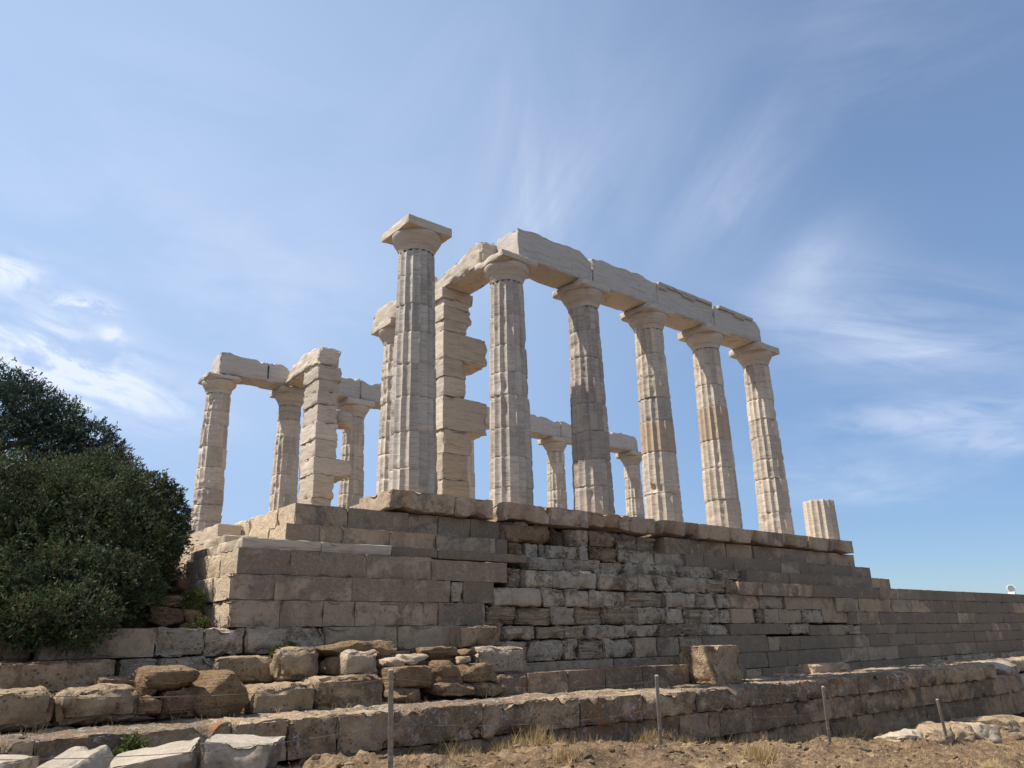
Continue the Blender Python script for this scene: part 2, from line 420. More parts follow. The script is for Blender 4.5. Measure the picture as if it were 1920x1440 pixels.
def ground_mat():
    m, B, bs, t = mat('dry earth')
    tc = B.n('ShaderNodeTexCoord'); v = tc.outputs['Object']
    n = B.noise(v, 1.1, 7, .65, .4)
    c = B.mixc(B.ramp(n, .35, .66), (.17, .108, .058), (.28, .19, .11))
    n2 = B.noise(v, 9, 7, .72)
    c = B.mixc(B.ramp(n2, .36, .62), c, (.105, .07, .04))
    n3 = B.noise(v, 33, 4, .7)
    c = B.mixc(B.ramp(n3, .52, .74, 0, .75), c, (.48, .39, .275))
    n4 = B.noise(v, 2.3, 5, .6, .5)
    c = B.mixc(B.ramp(n4, .55, .70, 0, .6), c, (.38, .28, .14))
    t.links.new(c, bs.inputs['Base Color'])
    bp = B.n('ShaderNodeBump', ins={'Strength': .9, 'Distance': .06, 'Height': B.math('ADD', n2, B.math('MULTIPLY', n3, .5))})
    t.links.new(bp.outputs[0], bs.inputs['Normal'])
    return m
M['earth'] = ground_mat()
def plain(name, c, rough=.6, metal=0.0, nscale=30, dark=.7):
    m, B, bs, t = mat(name)
    v, r, ob = rnd_vec(B)
    k = B.mixc(B.ramp(B.noise(v, nscale, 4, .6), .35, .7), c, tuple(x*dark for x in c))
    t.links.new(k, bs.inputs['Base Color']); bs.inputs['Roughness'].default_value = rough; bs.inputs['Metallic'].default_value = metal
    return m
M['post'] = plain('weathered steel post', (.30, .255, .205), .65, .1, 24)
M['wire'] = plain('rusty wire', (.20, .165, .13), .5, .3)
M['iron'] = plain('rusty iron clamp', (.07, .055, .045), .7)
M['white'] = plain('white enamel', (.80, .79, .76), .4, 0, 12, .9)
M['lens'] = plain('lamp lens', (.30, .31, .30), .15, 0, 9, .8)
def leaf_mat(name, a, b, brown=.12):
    m, B, bs, t = mat(name)
    g = B.n('ShaderNodeNewGeometry'); tc = B.n('ShaderNodeTexCoord')
    r = g.outputs['Random Per Island']
    c = B.mixc(r, a, b)
    n = B.noise(tc.outputs['Object'], 1.3, 3, .5)
    c = B.mixc(B.ramp(n, .45, .7, 0, .5), c, tuple(x*1.5 for x in b))
    c = B.mixc(B.math('MULTIPLY', B.math('GREATER_THAN', B.math('FRACT', B.math('MULTIPLY', r, 13.7)), 1-brown), .7), c, (.13, .085, .035))
    t.links.new(c, bs.inputs['Base Color']); bs.inputs['Roughness'].default_value = .5
    bs.inputs['Specular IOR Level'].default_value = .12; bs.inputs['Roughness'].default_value = .7
    tr = B.n('ShaderNodeBsdfTranslucent'); t.links.new(c, tr.inputs['Color'])
    mx = B.n('ShaderNodeMixShader', ins={0: .22}); t.links.new(bs.outputs[0], mx.inputs[1]); t.links.new(tr.outputs[0], mx.inputs[2])
    o = [x for x in t.nodes if x.type == 'OUTPUT_MATERIAL'][0]; t.links.new(mx.outputs[0], o.inputs[0])
    return m
M['leaf'] = leaf_mat('evergreen leaves', (.026, .043, .024), (.078, .096, .040))
M['leaf_back'] = leaf_mat('dark evergreen leaves', (.024, .043, .038), (.052, .076, .052), .04)
M['bark'] = plain('bark', (.16, .12, .085), .9, 0, 16, .5)
M['weed'] = leaf_mat('weed leaves', (.06, .085, .025), (.11, .13, .04), .2)
M['grass'] = leaf_mat('dry grass blades', (.36, .25, .115), (.47, .35, .185), .1)

# ------------------------------------------------------------------ ground and sea
GX, GY = (-7.2, 13.0), (-8.8, -3.0)
def ground_z(x, y):
    z = -4.15-.078*(np.clip(x, -2.0, 22)-.7)
    z = z+np.where(y < -5.3, .085*(np.maximum(y, -16)+5.3), -.05*np.clip(y+5.3, 0, 1.2))
    R = np.hypot(x-8, y-2)
    z = z-np.clip(R-45, 0, None)**1.35*.14
    return z
def build_ground():
    def axis(a, b, st, lo, hi):
        inner = np.arange(a, b+1e-6, st); out = [inner]
        l = []; s = st; p = a
        while p > lo: s = min(s*1.22, 40); p -= s; l.append(p)
        h = []; s = st; p = inner[-1]
        while p < hi: s = min(s*1.22, 40); p += s; h.append(p)
        return np.concatenate([l[::-1], inner, h])
    xs = axis(GX[0], GX[1], .055, -420, 420); ys = axis(GY[0], GY[1], .055, -420, 420)
    Xg, Yg = np.meshgrid(xs, ys, indexing='ij')
    P = np.stack([Xg.ravel(), Yg.ravel(), np.zeros(Xg.size)], -1)
    z = ground_z(P[:, 0], P[:, 1])
    b = .16*fbm(P, .55, 2, 1)+.07*fbm(P, 1.7, 3, 2)
    rg = np.maximum(0, fbm(P, 2.4, 3, 4)-.05)
    b = b+.12*rg+.035*fbm(P, 5.5, 4, 5, .6)-.09*np.maximum(0, fbm(P, 3.1, 3, 8)-.2)+.02*fbm(P, 13, 3, 9)
    P[:, 2] = z+b
    i = np.arange(Xg.size).reshape(Xg.shape)
    F = np.stack([i[:-1, :-1], i[1:, :-1], i[1:, 1:], i[:-1, 1:]], -1).reshape(-1, 4)
    o = MB().add(P, F).build('ground', M['earth']); o['kind'] = 'structure'
    return xs, ys, P[:, 2].reshape(Xg.shape)
_gx, _gy, _gz = build_ground()
def gz(x, y):
    i = int(np.clip(np.searchsorted(_gx, x)-1, 0, len(_gx)-2)); j = int(np.clip(np.searchsorted(_gy, y)-1, 0, len(_gy)-2))
    return float(_gz[i:i+2, j:j+2].mean())
def sea():
    m, B, bs, t = mat('sea water')
    tc_ = B.n('ShaderNodeTexCoord')
    bs.inputs['Base Color'].default_value = (.02, .07, .13, 1); bs.inputs['Roughness'].default_value = .25
    bp = B.n('ShaderNodeBump', ins={'Strength': .3, 'Distance': 1.0, 'Height': B.noise(tc_.outputs['Object'], .08, 5, .6)})
    t.links.new(bp.outputs[0], bs.inputs['Normal'])
    n = 40; a = np.linspace(0, 2*np.pi, n, endpoint=False)
    V = [(0, 0, -62)]+[(12000*math.cos(t_), 12000*math.sin(t_), -62) for t_ in a]
    F = [(0, i+1, (i+1) % n+1) for i in range(n)]
    o = MB().add(V, F).build('sea', m, smooth=False); o['kind'] = 'structure'
sea()

# ------------------------------------------------------------------ columns
I_ = 2.522; WROW = 12.26
ZN, ZB, ZA = 5.33, 5.74, 5.95                   # top of shaft, underside and top of abacus
def colx(k): return (k-2)*I_
def shaft_r(z): t = np.clip(z/ZN, 0, 1.1); return .50-.097*t**1.12
NF = 16
def drum(z0, z1, seed, wear, crisp=False, rot=0.0, lean=(0, 0), broken=0.0, fseg=8):
    na = NF*fseg; nz = max(4, int((z1-z0)/.055))
    zz = np.concatenate([[z0, z0+.008, z0+.022], np.linspace(z0+.05, z1-.05, nz), [z1-.022, z1-.008, z1]])
    th = np.arange(na)/na*2*np.pi
    T, Z = np.meshgrid(th, zz, indexing='ij')
    ph = (T-rot)/(2*np.pi)*NF; f = np.sin(np.pi*(ph-np.floor(ph)))
    R = shaft_r(Z)
    Wp = np.stack([np.cos(T)*.5, np.sin(T)*.5, Z], -1).reshape(-1, 3)
    w = np.clip(wear+(.25+.9*min(wear, .5))*fbm(Wp, 1.7, 3, seed*.31), 0, 1).reshape(T.shape)
    if crisp: w = w*.12
    dep = .054*(1-.66*w)
    r = R-dep*f**.85-w*.016
    e = fbm(Wp, 4.0, 3, seed*.7+2).reshape(T.shape); bed = fbm(Wp, 1.0, 3, seed*.43+4, st=(1.0, 1.0, 15)).reshape(T.shape)
    hf = fbm(Wp, 11.0, 3, seed*.9+1, st=(1, 1, 1.6)).reshape(T.shape)
    r = r+w*(.012*e+.016*bed+.012*hf)+.003*bed+.002*hf
    sc = np.maximum(0, fbm(Wp, 2.3, 2, seed*.57+6).reshape(T.shape)-.30)
    r = r-(.03 if crisp else .12)*sc*(.3+wear)
    # worn, chipped joints
    d = np.minimum(Z-z0, z1-Z)
    ch = np.maximum(0, fbm(Wp*np.array([1, 1, .3]), 4.5, 2, seed+8).reshape(T.shape)+.05)
    r = r-(.012+(.0 if crisp else .05)*ch*(.35+wear))*np.exp(-d/(.010 if crisp else .020))
    if broken:
        Z = np.where(Z > z1-.25, Z-broken*np.maximum(0, fbm(Wp*np.array([1, 1, 0]), 1.6, 2, seed).reshape(T.shape)+.1), Z)
    x = np.cos(T)*r+lean[0]; y = np.sin(T)*r+lean[1]
    V = np.stack([x, y, Z], -1).reshape(-1, 3)
    m = len(zz); i = np.arange(na*m).reshape(na, m); j = np.roll(i, -1, axis=0)
    F = np.stack([i[:, :-1], j[:, :-1], j[:, 1:], i[:, 1:]], -1).reshape(-1, 4)
    c0 = len(V); V = np.concatenate([V, [[lean[0], lean[1], z0], [lean[0], lean[1], Z[:, -1].mean()+.004]]])
    cap = np.concatenate([np.stack([np.full(na, c0), j[:, 0], i[:, 0], i[:, 0]], -1), np.stack([np.full(na, c0+1), i[:, -1], j[:, -1], j[:, -1]], -1)])
    return V, F, cap
def build_drum(parent, z0, z1, seed, wear, material, **kw):
    V, F, cap = drum(z0, z1, seed, wear, **kw)
    mb = MB(); mb.add(V, F)
    mb.F.append(cap[:, :3]); mb.M.append(np.zeros(len(cap)))
    return mb.build('drum', material, parent, sharp=38)
def build_capital(parent, seed, material, chip=.02, round_=.012):
    na = 72; prof = [(ZN, .374), (ZN+.012, .376), (ZN+.03, .384), (ZN+.07, .396), (ZN+.10, .408), (ZN+.112, .420), (ZN+.125, .413), (ZN+.137, .428),
                     (ZN+.15, .422), (ZN+.19, .450), (ZN+.25, .492), (ZN+.31, .527), (ZN+.355, .546), (ZN+.385, .552), (ZB, .545)]
    zz = np.array([p[0] for p in prof]); rr = np.array([p[1] for p in prof])
    th = np.arange(na)/na*2*np.pi
    T, Z = np.meshgrid(th, zz, indexing='ij'); R = np.broadcast_to(rr, T.shape)
    Wp = np.stack([np.cos(T)*R, np.sin(T)*R, Z], -1).reshape(-1, 3)
    R = R+.006*fbm(Wp, 5, 3, seed).reshape(T.shape)-chip*2*np.maximum(0, fbm(Wp, 2.5, 2, seed+3).reshape(T.shape)-.28)
    V = np.stack([np.cos(T)*R, np.sin(T)*R, Z], -1).reshape(-1, 3)
    m = len(zz); i = np.arange(na*m).reshape(na, m); j = np.roll(i, -1, axis=0)
    F = np.stack([i[:, :-1], j[:, :-1], j[:, 1:], i[:, 1:]], -1).reshape(-1, 4)
    cp = MB().add(V, F).build('capital', material, parent, sharp=45)
    a = .56
    v, f = stone(-a, a, -a, a, ZB-.002, ZA, res=.08, r=round_, amp=.004, chip=chip, seed=seed)
    MB().add(v, f).build('abacus', material, cp, sharp=40)
    return cp
def column(x, y, label, seed, wear, material, group, crisp=(), crisp_mat=None, chip=.02, joints=None, capital=True, top=ZN, round_=.012, cat='column', z_off=0, name='doric_column', mats=None):
    c = empty(name, (x, y, 0), label, cat, group)
    rg = random.Random(seed)
    if joints is None:
        joints = [0.0]
        while joints[-1] < top-.75: joints.append(joints[-1]+rg.uniform(.42, .80))
        joints.append(top)
    for i in range(len(joints)-1):
        z0, z1 = joints[i], joints[i+1]
        cr = any(abs((z0+z1)/2-q) < .2 for q in crisp)
        w = wear+rg.uniform(-.12, .22)
        mm = crisp_mat if cr else (mats[i % len(mats)] if mats else material)
        ln = (rg.uniform(-.010, .010), rg.uniform(-.010, .010)) if not cr else (-.008, -.008)
        build_drum(c, z0, z1, seed*20+i, max(0, w), mm, crisp=cr, rot=.06, lean=ln, broken=(.06 if not capital and i == len(joints)-2 else 0))
    if capital: build_capital(c, seed, M['marble_cap'], chip, round_)
    return c
NG, SG = 'columns of the near row', 'columns of the far row'
MA, MG, MD, MN = M['marble'], M['marble_grey'], M['marble_dark'], M['marble_new']
column(colx(2), 0, 'tall fluted column standing alone in front, its square capital carrying nothing', 2, .02, MG, NG, joints=[0, .55, 1.28, 2.02, 2.72, 3.42, 4.05, 4.72, ZN])
column(colx(3), 0, 'fluted column under the corner of the near beam, dark streaks down its front', 3, .14, MG, NG, joints=[0, .42, 1.1, 1.75, 2.5, 3.05, 3.7, 4.45, ZN], chip=.05, round_=.05)
column(colx(4), 0, 'darkest stained column of the near row, smooth and sooty at the top', 4, .30, MD, NG, joints=[0, .70, 1.35, 2.05, 2.75, 3.4, 3.95, 4.65, ZN], chip=.05, round_=.05)
column(colx(5), 0, 'column of the near row with one fresh tan drum a third of the way up', 5, .36, MA, NG, crisp=(2.29,), crisp_mat=MN, joints=[0, .78, 1.88, 2.70, 3.35, 3.98, 4.6, ZN], chip=.05, round_=.05, mats=[MA, MA, MA, MG, MA, MA])
column(colx(6), 0, 'column of the near row with a fresh tan drum at mid height', 6, .26, MA, NG, crisp=(3.04,), crisp_mat=MN, joints=[0, .86, 1.75, 2.55, 3.52, 4.2, 4.8, ZN])
column(colx(7), 0, 'worn column carrying the far right end of the near beam', 7, .30, MA, NG, joints=[0, .72, 1.3, 1.72, 2.3, 3.0, 3.55, 4.2, 4.75, ZN])
column(colx(8), 0, 'short fluted column stump on the right end of the platform', 8, .10, MA, NG, joints=[0, 1.32], capital=False, top=1.32, name='column_stump', cat='column stump')
PX, PY1 = 2.50, 4.95
column(PX, PY1, 'inner porch column half hidden behind the lone front column', 31, .35, MA, None, chip=.03)
SL = ['far left column with a cracked capital, near the tree', 'far row column beside the left stone pillar, holding the end of the leftmost beam',
      'far row column just right of the left stone pillar', 'far row column behind the lone front column', 'far row column seen behind the notched right stone pillar',
      'far row column behind the dark streaked corner column', 'slim far row column standing free between two near columns', 'far row column behind the darkest near column',
      'last far row column, under the far right end of the far beam']
for i, k in enumerate(range(2, 11)):
    rough = {2: .6, 3: .45, 4: .4}.get(k, .35)
    column(colx(k), WROW, SL[i], 40+k, rough, MA, SG, chip=.09 if k == 2 else .03, round_=.09 if k == 2 else .02)

# ------------------------------------------------------------------ beams
BG = 'beam blocks on the columns'
def beam(x0, x1, y0, y1, label, z0=ZA+.002, z1=6.77, topn=.10, chip=.05, seed=None, res=.09, m='marble_beam', regula=None, r=.025, amp=.008, taper=None, name='architrave_block'):
    loc = ((x0+x1)/2, (y0+y1)/2, z0)
    v, f = stone(x0, x1, y0, y1, z0, z1, res=res, r=r, amp=amp, chip=chip, seed=seed, topn=topn, taper=taper)
    o = MB().add(v, f).build(name, M[m], loc=loc, sharp=42)
    tag(o, label, 'beam block', BG)
    if regula:
        for q0, q1 in regula[0]:                       # the crowning band, broken away in places
            v, f = stone(q0, q1, y0-.055, y0+.05, z1-.09, z1+.012, res=.08, r=.008, amp=.004, chip=.02)
            MB().add(v-np.array(loc), f).build('taenia', M[m], o, sharp=40)
        for q0, q1 in regula[1]:                       # regula with its row of pegs
            mb = MB(); v, f = stone(q0, q1, y0-.05, y0+.02, z1-.15, z1-.092, res=.1, r=.006, amp=.002, chip=.01); mb.add(v, f)
            n = 6
            for k in range(n):
                cx = q0+(k+.5)*(q1-q0)/n; v, f = stone(cx-.022, cx+.022, y0-.045, y0-.003, z1-.19, z1-.152, res=.05, r=.008, amp=.0, chip=0); mb.add(v, f)
            mb.build('regula', M[m], o, sharp=40).location = (-loc[0], -loc[1], -loc[2])
    return o
YB = .42
def clip_right(v, L):                       # first near block: its far upper corner is broken off
    t = np.clip((v[:, 0]-(L[0]-.42))/.42, 0, 1); v[:, 2] -= .26*t*np.clip(v[:, 2]/L[2], 0, 1)**2; return v
def clip_end(v, L):
    t = np.clip((v[:, 0]-(L[0]-.35))/.35, 0, 1); v[:, 2] -= .30*t**2*np.clip(v[:, 2]/L[2], 0, 1)**2; return v
beam(2.57, 5.05, -YB, YB, 'first near beam block, its squared left end rising above the corner capital', z1=6.80, topn=.07, taper=clip_right, seed=201)
beam(5.075, 7.555, -YB, YB, 'second near beam block with a broken ragged top', z1=6.80, topn=.14, seed=202)
beam(7.57, 10.075, -YB, YB, 'third near beam block with peg mouldings under its top edge', z1=6.72, topn=.0, seed=203,
     regula=([(7.60, 10.0)], [(7.62, 7.95), (8.62, 9.2)]))
beam(10.10, 12.46, -YB, YB, 'last near beam block, its right end worn round', z1=6.72, topn=.02, taper=clip_end, seed=204,
     regula=([(10.35, 12.05)], [(11.1, 11.6)]))
def slope_s(v, L):                          # cross beam: broken down towards the pillar
    t = np.clip(v[:, 1]/L[1], 0, 1); k = np.clip(v[:, 2]/L[2], 0, 1)
    v[:, 2] -= k*(.04+.42*t**1.1); return v
beam(2.10, 2.92, .43, 2.55, 'short cross beam with a sloping broken top, from corner column to notched pillar', z1=6.74, topn=.10, chip=.14, m='marble', r=.05, amp=.03, taper=slope_s, seed=205, res=.07)
beam(2.10, 2.85, 2.62, 5.75, 'porch beam behind the lone front column, ending in a rounded break', z1=6.62, topn=.16, chip=.14, m='marble', r=.06, amp=.03, seed=206)
beam(-.19, 2.28, WROW-.45, WROW+.40, 'leftmost far beam block with a dark iron clamp on its face', z1=6.76, topn=.12, chip=.10, seed=211, r=.05, amp=.015, taper=lambda v, L: clip_end(v, L))
SB = [(2.62, 5.02), (5.04, 7.56), (7.58, 10.08), (10.10, 12.60), (12.62, 15.12), (15.14, 17.65), (17.67, 20.22)]
SBL = ['pale far beam block right of the left stone pillar', 'smooth grey far beam block ending behind the lone front column', 'far beam block hidden mostly behind the front columns',
       'far beam block behind the notched right pillar', 'far beam block above the slim free column, left piece', 'far beam block above the slim free column, right piece',
       'far beam block at the right end of the far row, with a worn corner']
for i, (a, b) in enumerate(SB):
    beam(a, b, WROW-.45, WROW+.40, SBL[i], z1=6.78, topn=.14, chip=.08, seed=220+i, r=.03, amp=.012, taper=(clip_end if i == 6 else None))
o = [q for q in bpy.data.objects if q.get('label', '').startswith('leftmost far beam')][0]
v, f = stone(-.025, .025, -.012, .03, -.24, .24, res=.2, r=.006, amp=0, chip=0)
cl = MB().add(v, f).build('iron_clamp', M['iron'], o); cl.location = (.42, -.43, .36)
def lump(v, L):
    t = np.clip(v[:, 1]/L[1], 0, 1); k = np.clip(v[:, 2]/L[2], 0, 1)
    v[:, 2] -= k*np.where(t > .45, .75*((t-.45)/.55)**2, 0.10*(1-t/.45)); v[:, 0] += k*.1*(1-t); return v
beam(2.02, 2.80, 9.15, 11.75, 'rounded broken cross beam on top of the left stone pillar', z0=ZA+.002, z1=6.72, topn=.10, chip=.16, m='marble', r=.08, amp=.035, taper=lump, seed=231, res=.07)

# ------------------------------------------------------------------ pillars (antae)
def anta(label, x0, y0, y1, rows, seed):
    loc = (x0, (y0+y1)/2, 0)
    a = empty('stone_pillar', loc, label, 'pillar', 'stone pillars of the porch')
    for i, (z0, z1, x1, e) in enumerate(rows):
        v, f = stone(x0+e, x1, y0+.01*math.sin(i*2.3), y1, z0+.001, z1-.001, res=.06, r=.009, amp=.006, chip=.045, layer=.012, fine=.006, seed=seed+i)
        # ragged broken west end
        L = x1-x0; t = np.clip((v[:, 0]-x0-.5*L)/(.5*L), 0, 1)
        v[:, 0] -= t*.11*np.abs(fbm(v*np.array([.3, .6, 1]), 2.6, 4, seed+i*.3, .6))
        mb = MB().add(v-np.array(loc), f)
        mb.build('stone_block', M['marble'] if i > 2 else M['marble_step'], a, sharp=45)
    return a
AN = [(0, .98, 2.86, 0), (.98, 1.62, 2.82, .0), (1.62, 2.22, 2.95, .02), (2.22, 3.06, 3.44, .0), (3.06, 3.56, 2.78, .02), (3.56, 4.05, 2.76, .0), (4.05, 4.78, 3.46, .01),
      (4.78, 5.08, 2.84, .02), (5.08, 5.45, 2.95, .0), (5.45, 5.66, 2.92, .03), (5.66, 5.945, 3.02, -.04)]
anta('notched right stone pillar behind the lone front column, with two blocks jutting right', 2.06, 1.98, 2.95, AN, 300)
AS = [(0, .62, 2.80, 0), (.62, 1.62, 2.74, 0), (1.62, 2.36, 2.80, .02), (2.36, 2.90, 3.36, 0), (2.90, 3.47, 2.84, .02), (3.47, 4.02, 2.84, .0), (4.02, 4.62, 2.80, .03), (4.62, 5.06, 2.84, 0), (5.06, 5.44, 2.82, .02), (5.44, 5.945, 2.90, -.02)]
sa = anta('left stone pillar of stacked blocks between the far columns, two stubs jutting right', 2.06, 9.05, 10.15, AS, 340)
v, f = rock((3.12, 9.5, 4.32), (.75, .75, .62), 77, rough=.06, layer=.03)
MB().add(v-np.array((2.06, 9.6, 0)), f).build('broken_stub', M['marble_step'], sa, sharp=45)

# ------------------------------------------------------------------ platform
pf = empty('temple_platform', (0, 0, -3.6), 'stepped stone platform under the temple, dark smooth courses left and right, pale eroded middle', 'platform')
SLOTS = ['slab', 'warm', 'patina', 'sooty', 'eroded', 'layered', 'tan', 'brown', 'marble_step', 'block', 'marble_frag', 'bare']
MATS = [M[s] for s in SLOTS]
CODE = dict(s=0, w=1, p=2, d=3, e=4, l=5, t=6, b=7, m=8, k=9, f=10, a=11)
STY = {  # res, r, amp, chip, layer
    's': (.08, .03, .03, .10, .010), 'w': (.085, .005, .006, .035, .0), 'p': (.10, .004, .005, .025, .0), 'd': (.12, .004, .004, .018, .0),
    'e': (.055, .022, .022, .13, .022), 'l': (.05, .025, .026, .12, .060), 't': (.10, .006, .006, .03, .0), 'b': (.07, .06, .055, .12, .02),
    'a': (.07, .02, .014, .06, .0), 'm': (.12, .010, .004, .02, .005), 'k': (.06, .03, .022, .10, .0), 'f': (.06, .03, .02, .08, 0)}
PO = np.array((0, 0, -3.6))
rgp = random.Random(11)
def course(name, yf, z1, z0, segs, depth=.7, east=None, gap=.004, byx=False, low=0.0):
    """one course of the north face; segs = (left edge, right edge, kind of stone[, set-back]) in photo columns"""
    mb = MB()
    for sg in segs:
        a, b, k = sg[:3]; dy = sg[3] if len(sg) > 3 else 0; dz = sg[4] if len(sg) > 4 else 0
        zm = (z0+z1)/2; y = yf+dy
        xa, xb = (a, b) if byx else (X(a, y, zm), X(b, y, zm))
        if xb-xa < .05: continue
        res, r, amp, chip, layer = STY[k]
        jz = .002 if k in 'pdmwt' else .02
        if k in 'eld': pass
        gp = .0012 if k in 'pdwtm' else gap
        v, f = stone(xa+gp, xb-gp, y+rgp.uniform(-.012, .012)*(.4 if k in 'pdmwt' else 3), y+depth, z0+.0005, z1-dz-rgp.uniform(0, jz), res=res, r=r, amp=amp, chip=chip, layer=layer, low=low, fine=(.014 if k in 'elbka' else .002))
        code = np.full(len(f), CODE[k])
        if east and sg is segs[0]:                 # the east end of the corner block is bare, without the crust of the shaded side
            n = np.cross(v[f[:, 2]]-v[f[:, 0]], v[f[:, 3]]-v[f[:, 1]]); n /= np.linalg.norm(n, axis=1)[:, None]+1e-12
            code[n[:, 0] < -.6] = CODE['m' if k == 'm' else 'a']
        mb.add(v-PO, f, code)
    if east:
        xe, yend, kinds, n = east
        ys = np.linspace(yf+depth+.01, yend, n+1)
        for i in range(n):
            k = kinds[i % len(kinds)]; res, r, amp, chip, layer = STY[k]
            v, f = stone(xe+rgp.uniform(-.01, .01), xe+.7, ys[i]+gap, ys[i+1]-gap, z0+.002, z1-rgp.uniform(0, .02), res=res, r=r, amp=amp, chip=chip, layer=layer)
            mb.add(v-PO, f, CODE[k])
    return mb.build(name, MATS, pf, sharp=45)
def slab_piece(a, b, y, z1, z0, k='s', low=.26, depth=1.25, chip=.055):
    if a > 1240: chip = .012; low = .36
    xa, xb = X(a, y, z0), X(b, y, z0)
    v, f = stone(xa+.001, xb-.001, y+rgp.uniform(-.012, .012), y+depth, z0, z1, res=.05, r=.010, amp=.008, chip=chip, low=low, fine=.008)
    return MB().add(v-PO, f, 0).build('stylobate_slab', [M['slab']], pf, sharp=45)
for a, b, y in [(735, 855, -.86), (855, 925, -.84), (946, 1031, -.86), (1032, 1104, -.84), (1106, 1182, -.84), (1183, 1232, -.82), (1246, 1313, -.86),
                (1313, 1369, -.86), (1370, 1417, -.86), (1418, 1469, -.86), (1470, 1519, -.86), (1520, 1560, -.84), (1561, 1601, -.86)]:
    slab_piece(a, b, y, -.015, -.385)
# pavement behind the slabs, inner floor and rubble core
mb = MB()
for (a, b, c, d, z0, z1) in [(-.7, 15.7, .42, 1.3, -.40, -.02), (-.9, 21.0, WROW-1.0, WROW+.8, -.40, -.02), (1.4, 15.5, 1.32, 11.2, -.42, -.03)]:
    n = max(1, int((b-a)/2.6))
    for i in range(n):
        v, f = stone(a+(b-a)*i/n+.004, a+(b-a)*(i+1)/n-.004, c, d, z0, z1, res=.3, r=.02, amp=.008, chip=.03); mb.add(v-PO, f, 0)
mb.build('pavement', [M['slab']], pf, sharp=45)
mb = MB()
for (a, b, c, d, z0, z1) in [(-2.1, 15.0, .0, 12.8, -.85, -.42), (-2.4, 15.5, -.35, 13.2, -1.25, -.86), (-3.2, 40, -.72, 13.4, -3.8, -1.47)]:
    v, f = stone(a, b, c, d, z0, z1, res=1.2, r=.05, amp=.02, chip=.0); mb.add(v-PO, f, 0)
mb.build('rubble_core', [M['core']], pf, sharp=45)

# --- steps and foundation courses, left end
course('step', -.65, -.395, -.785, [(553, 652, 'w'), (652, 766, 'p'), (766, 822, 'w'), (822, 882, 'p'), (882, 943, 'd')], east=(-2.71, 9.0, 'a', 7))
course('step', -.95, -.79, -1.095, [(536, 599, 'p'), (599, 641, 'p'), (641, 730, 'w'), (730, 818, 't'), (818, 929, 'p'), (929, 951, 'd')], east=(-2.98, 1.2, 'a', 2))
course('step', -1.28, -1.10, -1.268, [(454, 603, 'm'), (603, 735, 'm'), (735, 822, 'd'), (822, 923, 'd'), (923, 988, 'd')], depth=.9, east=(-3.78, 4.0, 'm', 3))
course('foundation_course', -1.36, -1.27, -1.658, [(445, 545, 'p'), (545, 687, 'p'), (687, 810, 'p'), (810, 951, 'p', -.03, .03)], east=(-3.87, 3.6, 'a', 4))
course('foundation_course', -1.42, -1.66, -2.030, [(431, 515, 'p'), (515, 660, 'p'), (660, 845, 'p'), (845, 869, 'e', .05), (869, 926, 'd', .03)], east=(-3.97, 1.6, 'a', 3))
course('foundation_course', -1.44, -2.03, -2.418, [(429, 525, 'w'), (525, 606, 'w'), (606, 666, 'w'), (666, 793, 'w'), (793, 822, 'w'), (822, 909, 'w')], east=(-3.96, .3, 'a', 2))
course('foundation_course', -1.55, -2.42, -2.79, [(-260, -60, 'k', .3), (-60, 62, 'k', .3), (76, 291, 'w'), (291, 383, 'e', .02), (383, 461, 'e', .02), (461, 610, 'e', .02), (610, 746, 'w', .03), (746, 863, 'w', .03), (864, 944, 'k', -.30)])
course('foundation_course', -1.62, -2.80, -3.16, [(-260, -10, 'k', -.4), (-8, 220, 'k', -.38), (221, 292, 'e'), (292, 403, 'e'), (405, 521, 'k', -.22), (560, 700, 'w', .1), (700, 800, 'w', .1), (800, 900, 'w', .1), (900, 990, 'w', .1)])
course('foundation_course', -1.66, -3.16, -3.60, [(-260, 300, 'w'), (300, 560, 'w'), (560, 760, 'w', .1), (760, 960, 'w', .1)])
# --- middle: the facing is gone, the backing blocks show
course('backing_course', -.82, -.395, -.80, [(947, 1034, 'b', .02), (1034, 1066, 'b', .25), (1066, 1103, 'e', .12), (1104, 1156, 'b', .08), (1156, 1194, 'l', .2), (1194, 1232, 'l', .24)], depth=.9, gap=.012)
course('backing_course', -.90, -.80, -1.10, [(953, 986, 'b', .0), (986, 1012, 'e', .08), (1013, 1027, 'e', .1), (1028, 1085, 'e', .04), (1085, 1103, 'e', .08), (1105, 1158, 'b', .06), (1160, 1228, 'e', .06), (1229, 1287, 'e', .02)], depth=.9, gap=.012)
course('backing_course', -1.06, -1.10, -1.375, [(989, 1060, 'e', -.02), (1060, 1126, 'e', -.02), (1127, 1168, 'e', .14), (1170, 1204, 'e', .16), (1204, 1274, 'e', .02), (1276, 1340, 'e', -.02), (1341, 1399, 'e', .0)], depth=.9, gap=.012)
course('backing_course', -1.36, -1.38, -1.735, [(952, 980, 'l', .08), (983, 1035, 'e', .02), (1037, 1121, 'f', -.02), (1122, 1196, 'e'), (1196, 1232, 'e', .02), (1233, 1262, 'e', .01), (1263, 1326, 'e'), (1327, 1363, 'l', .05), (1363, 1384, 'l', .08)], gap=.010)
course('backing_course', -1.42, -1.74, -2.080, [(926, 1016, 'f', -.02), (1017, 1058, 'e'), (1059, 1104, 'e'), (1105, 1174, 'e', -.02), (1175, 1246, 'l', .06), (1247, 1304, 'e'), (1305, 1344, 'e', .02), (1345, 1368, 'e', .04), (1369, 1424, 't'), (1425, 1472, 'e', .02), (1472, 1568, 'w', .01)], gap=.010)
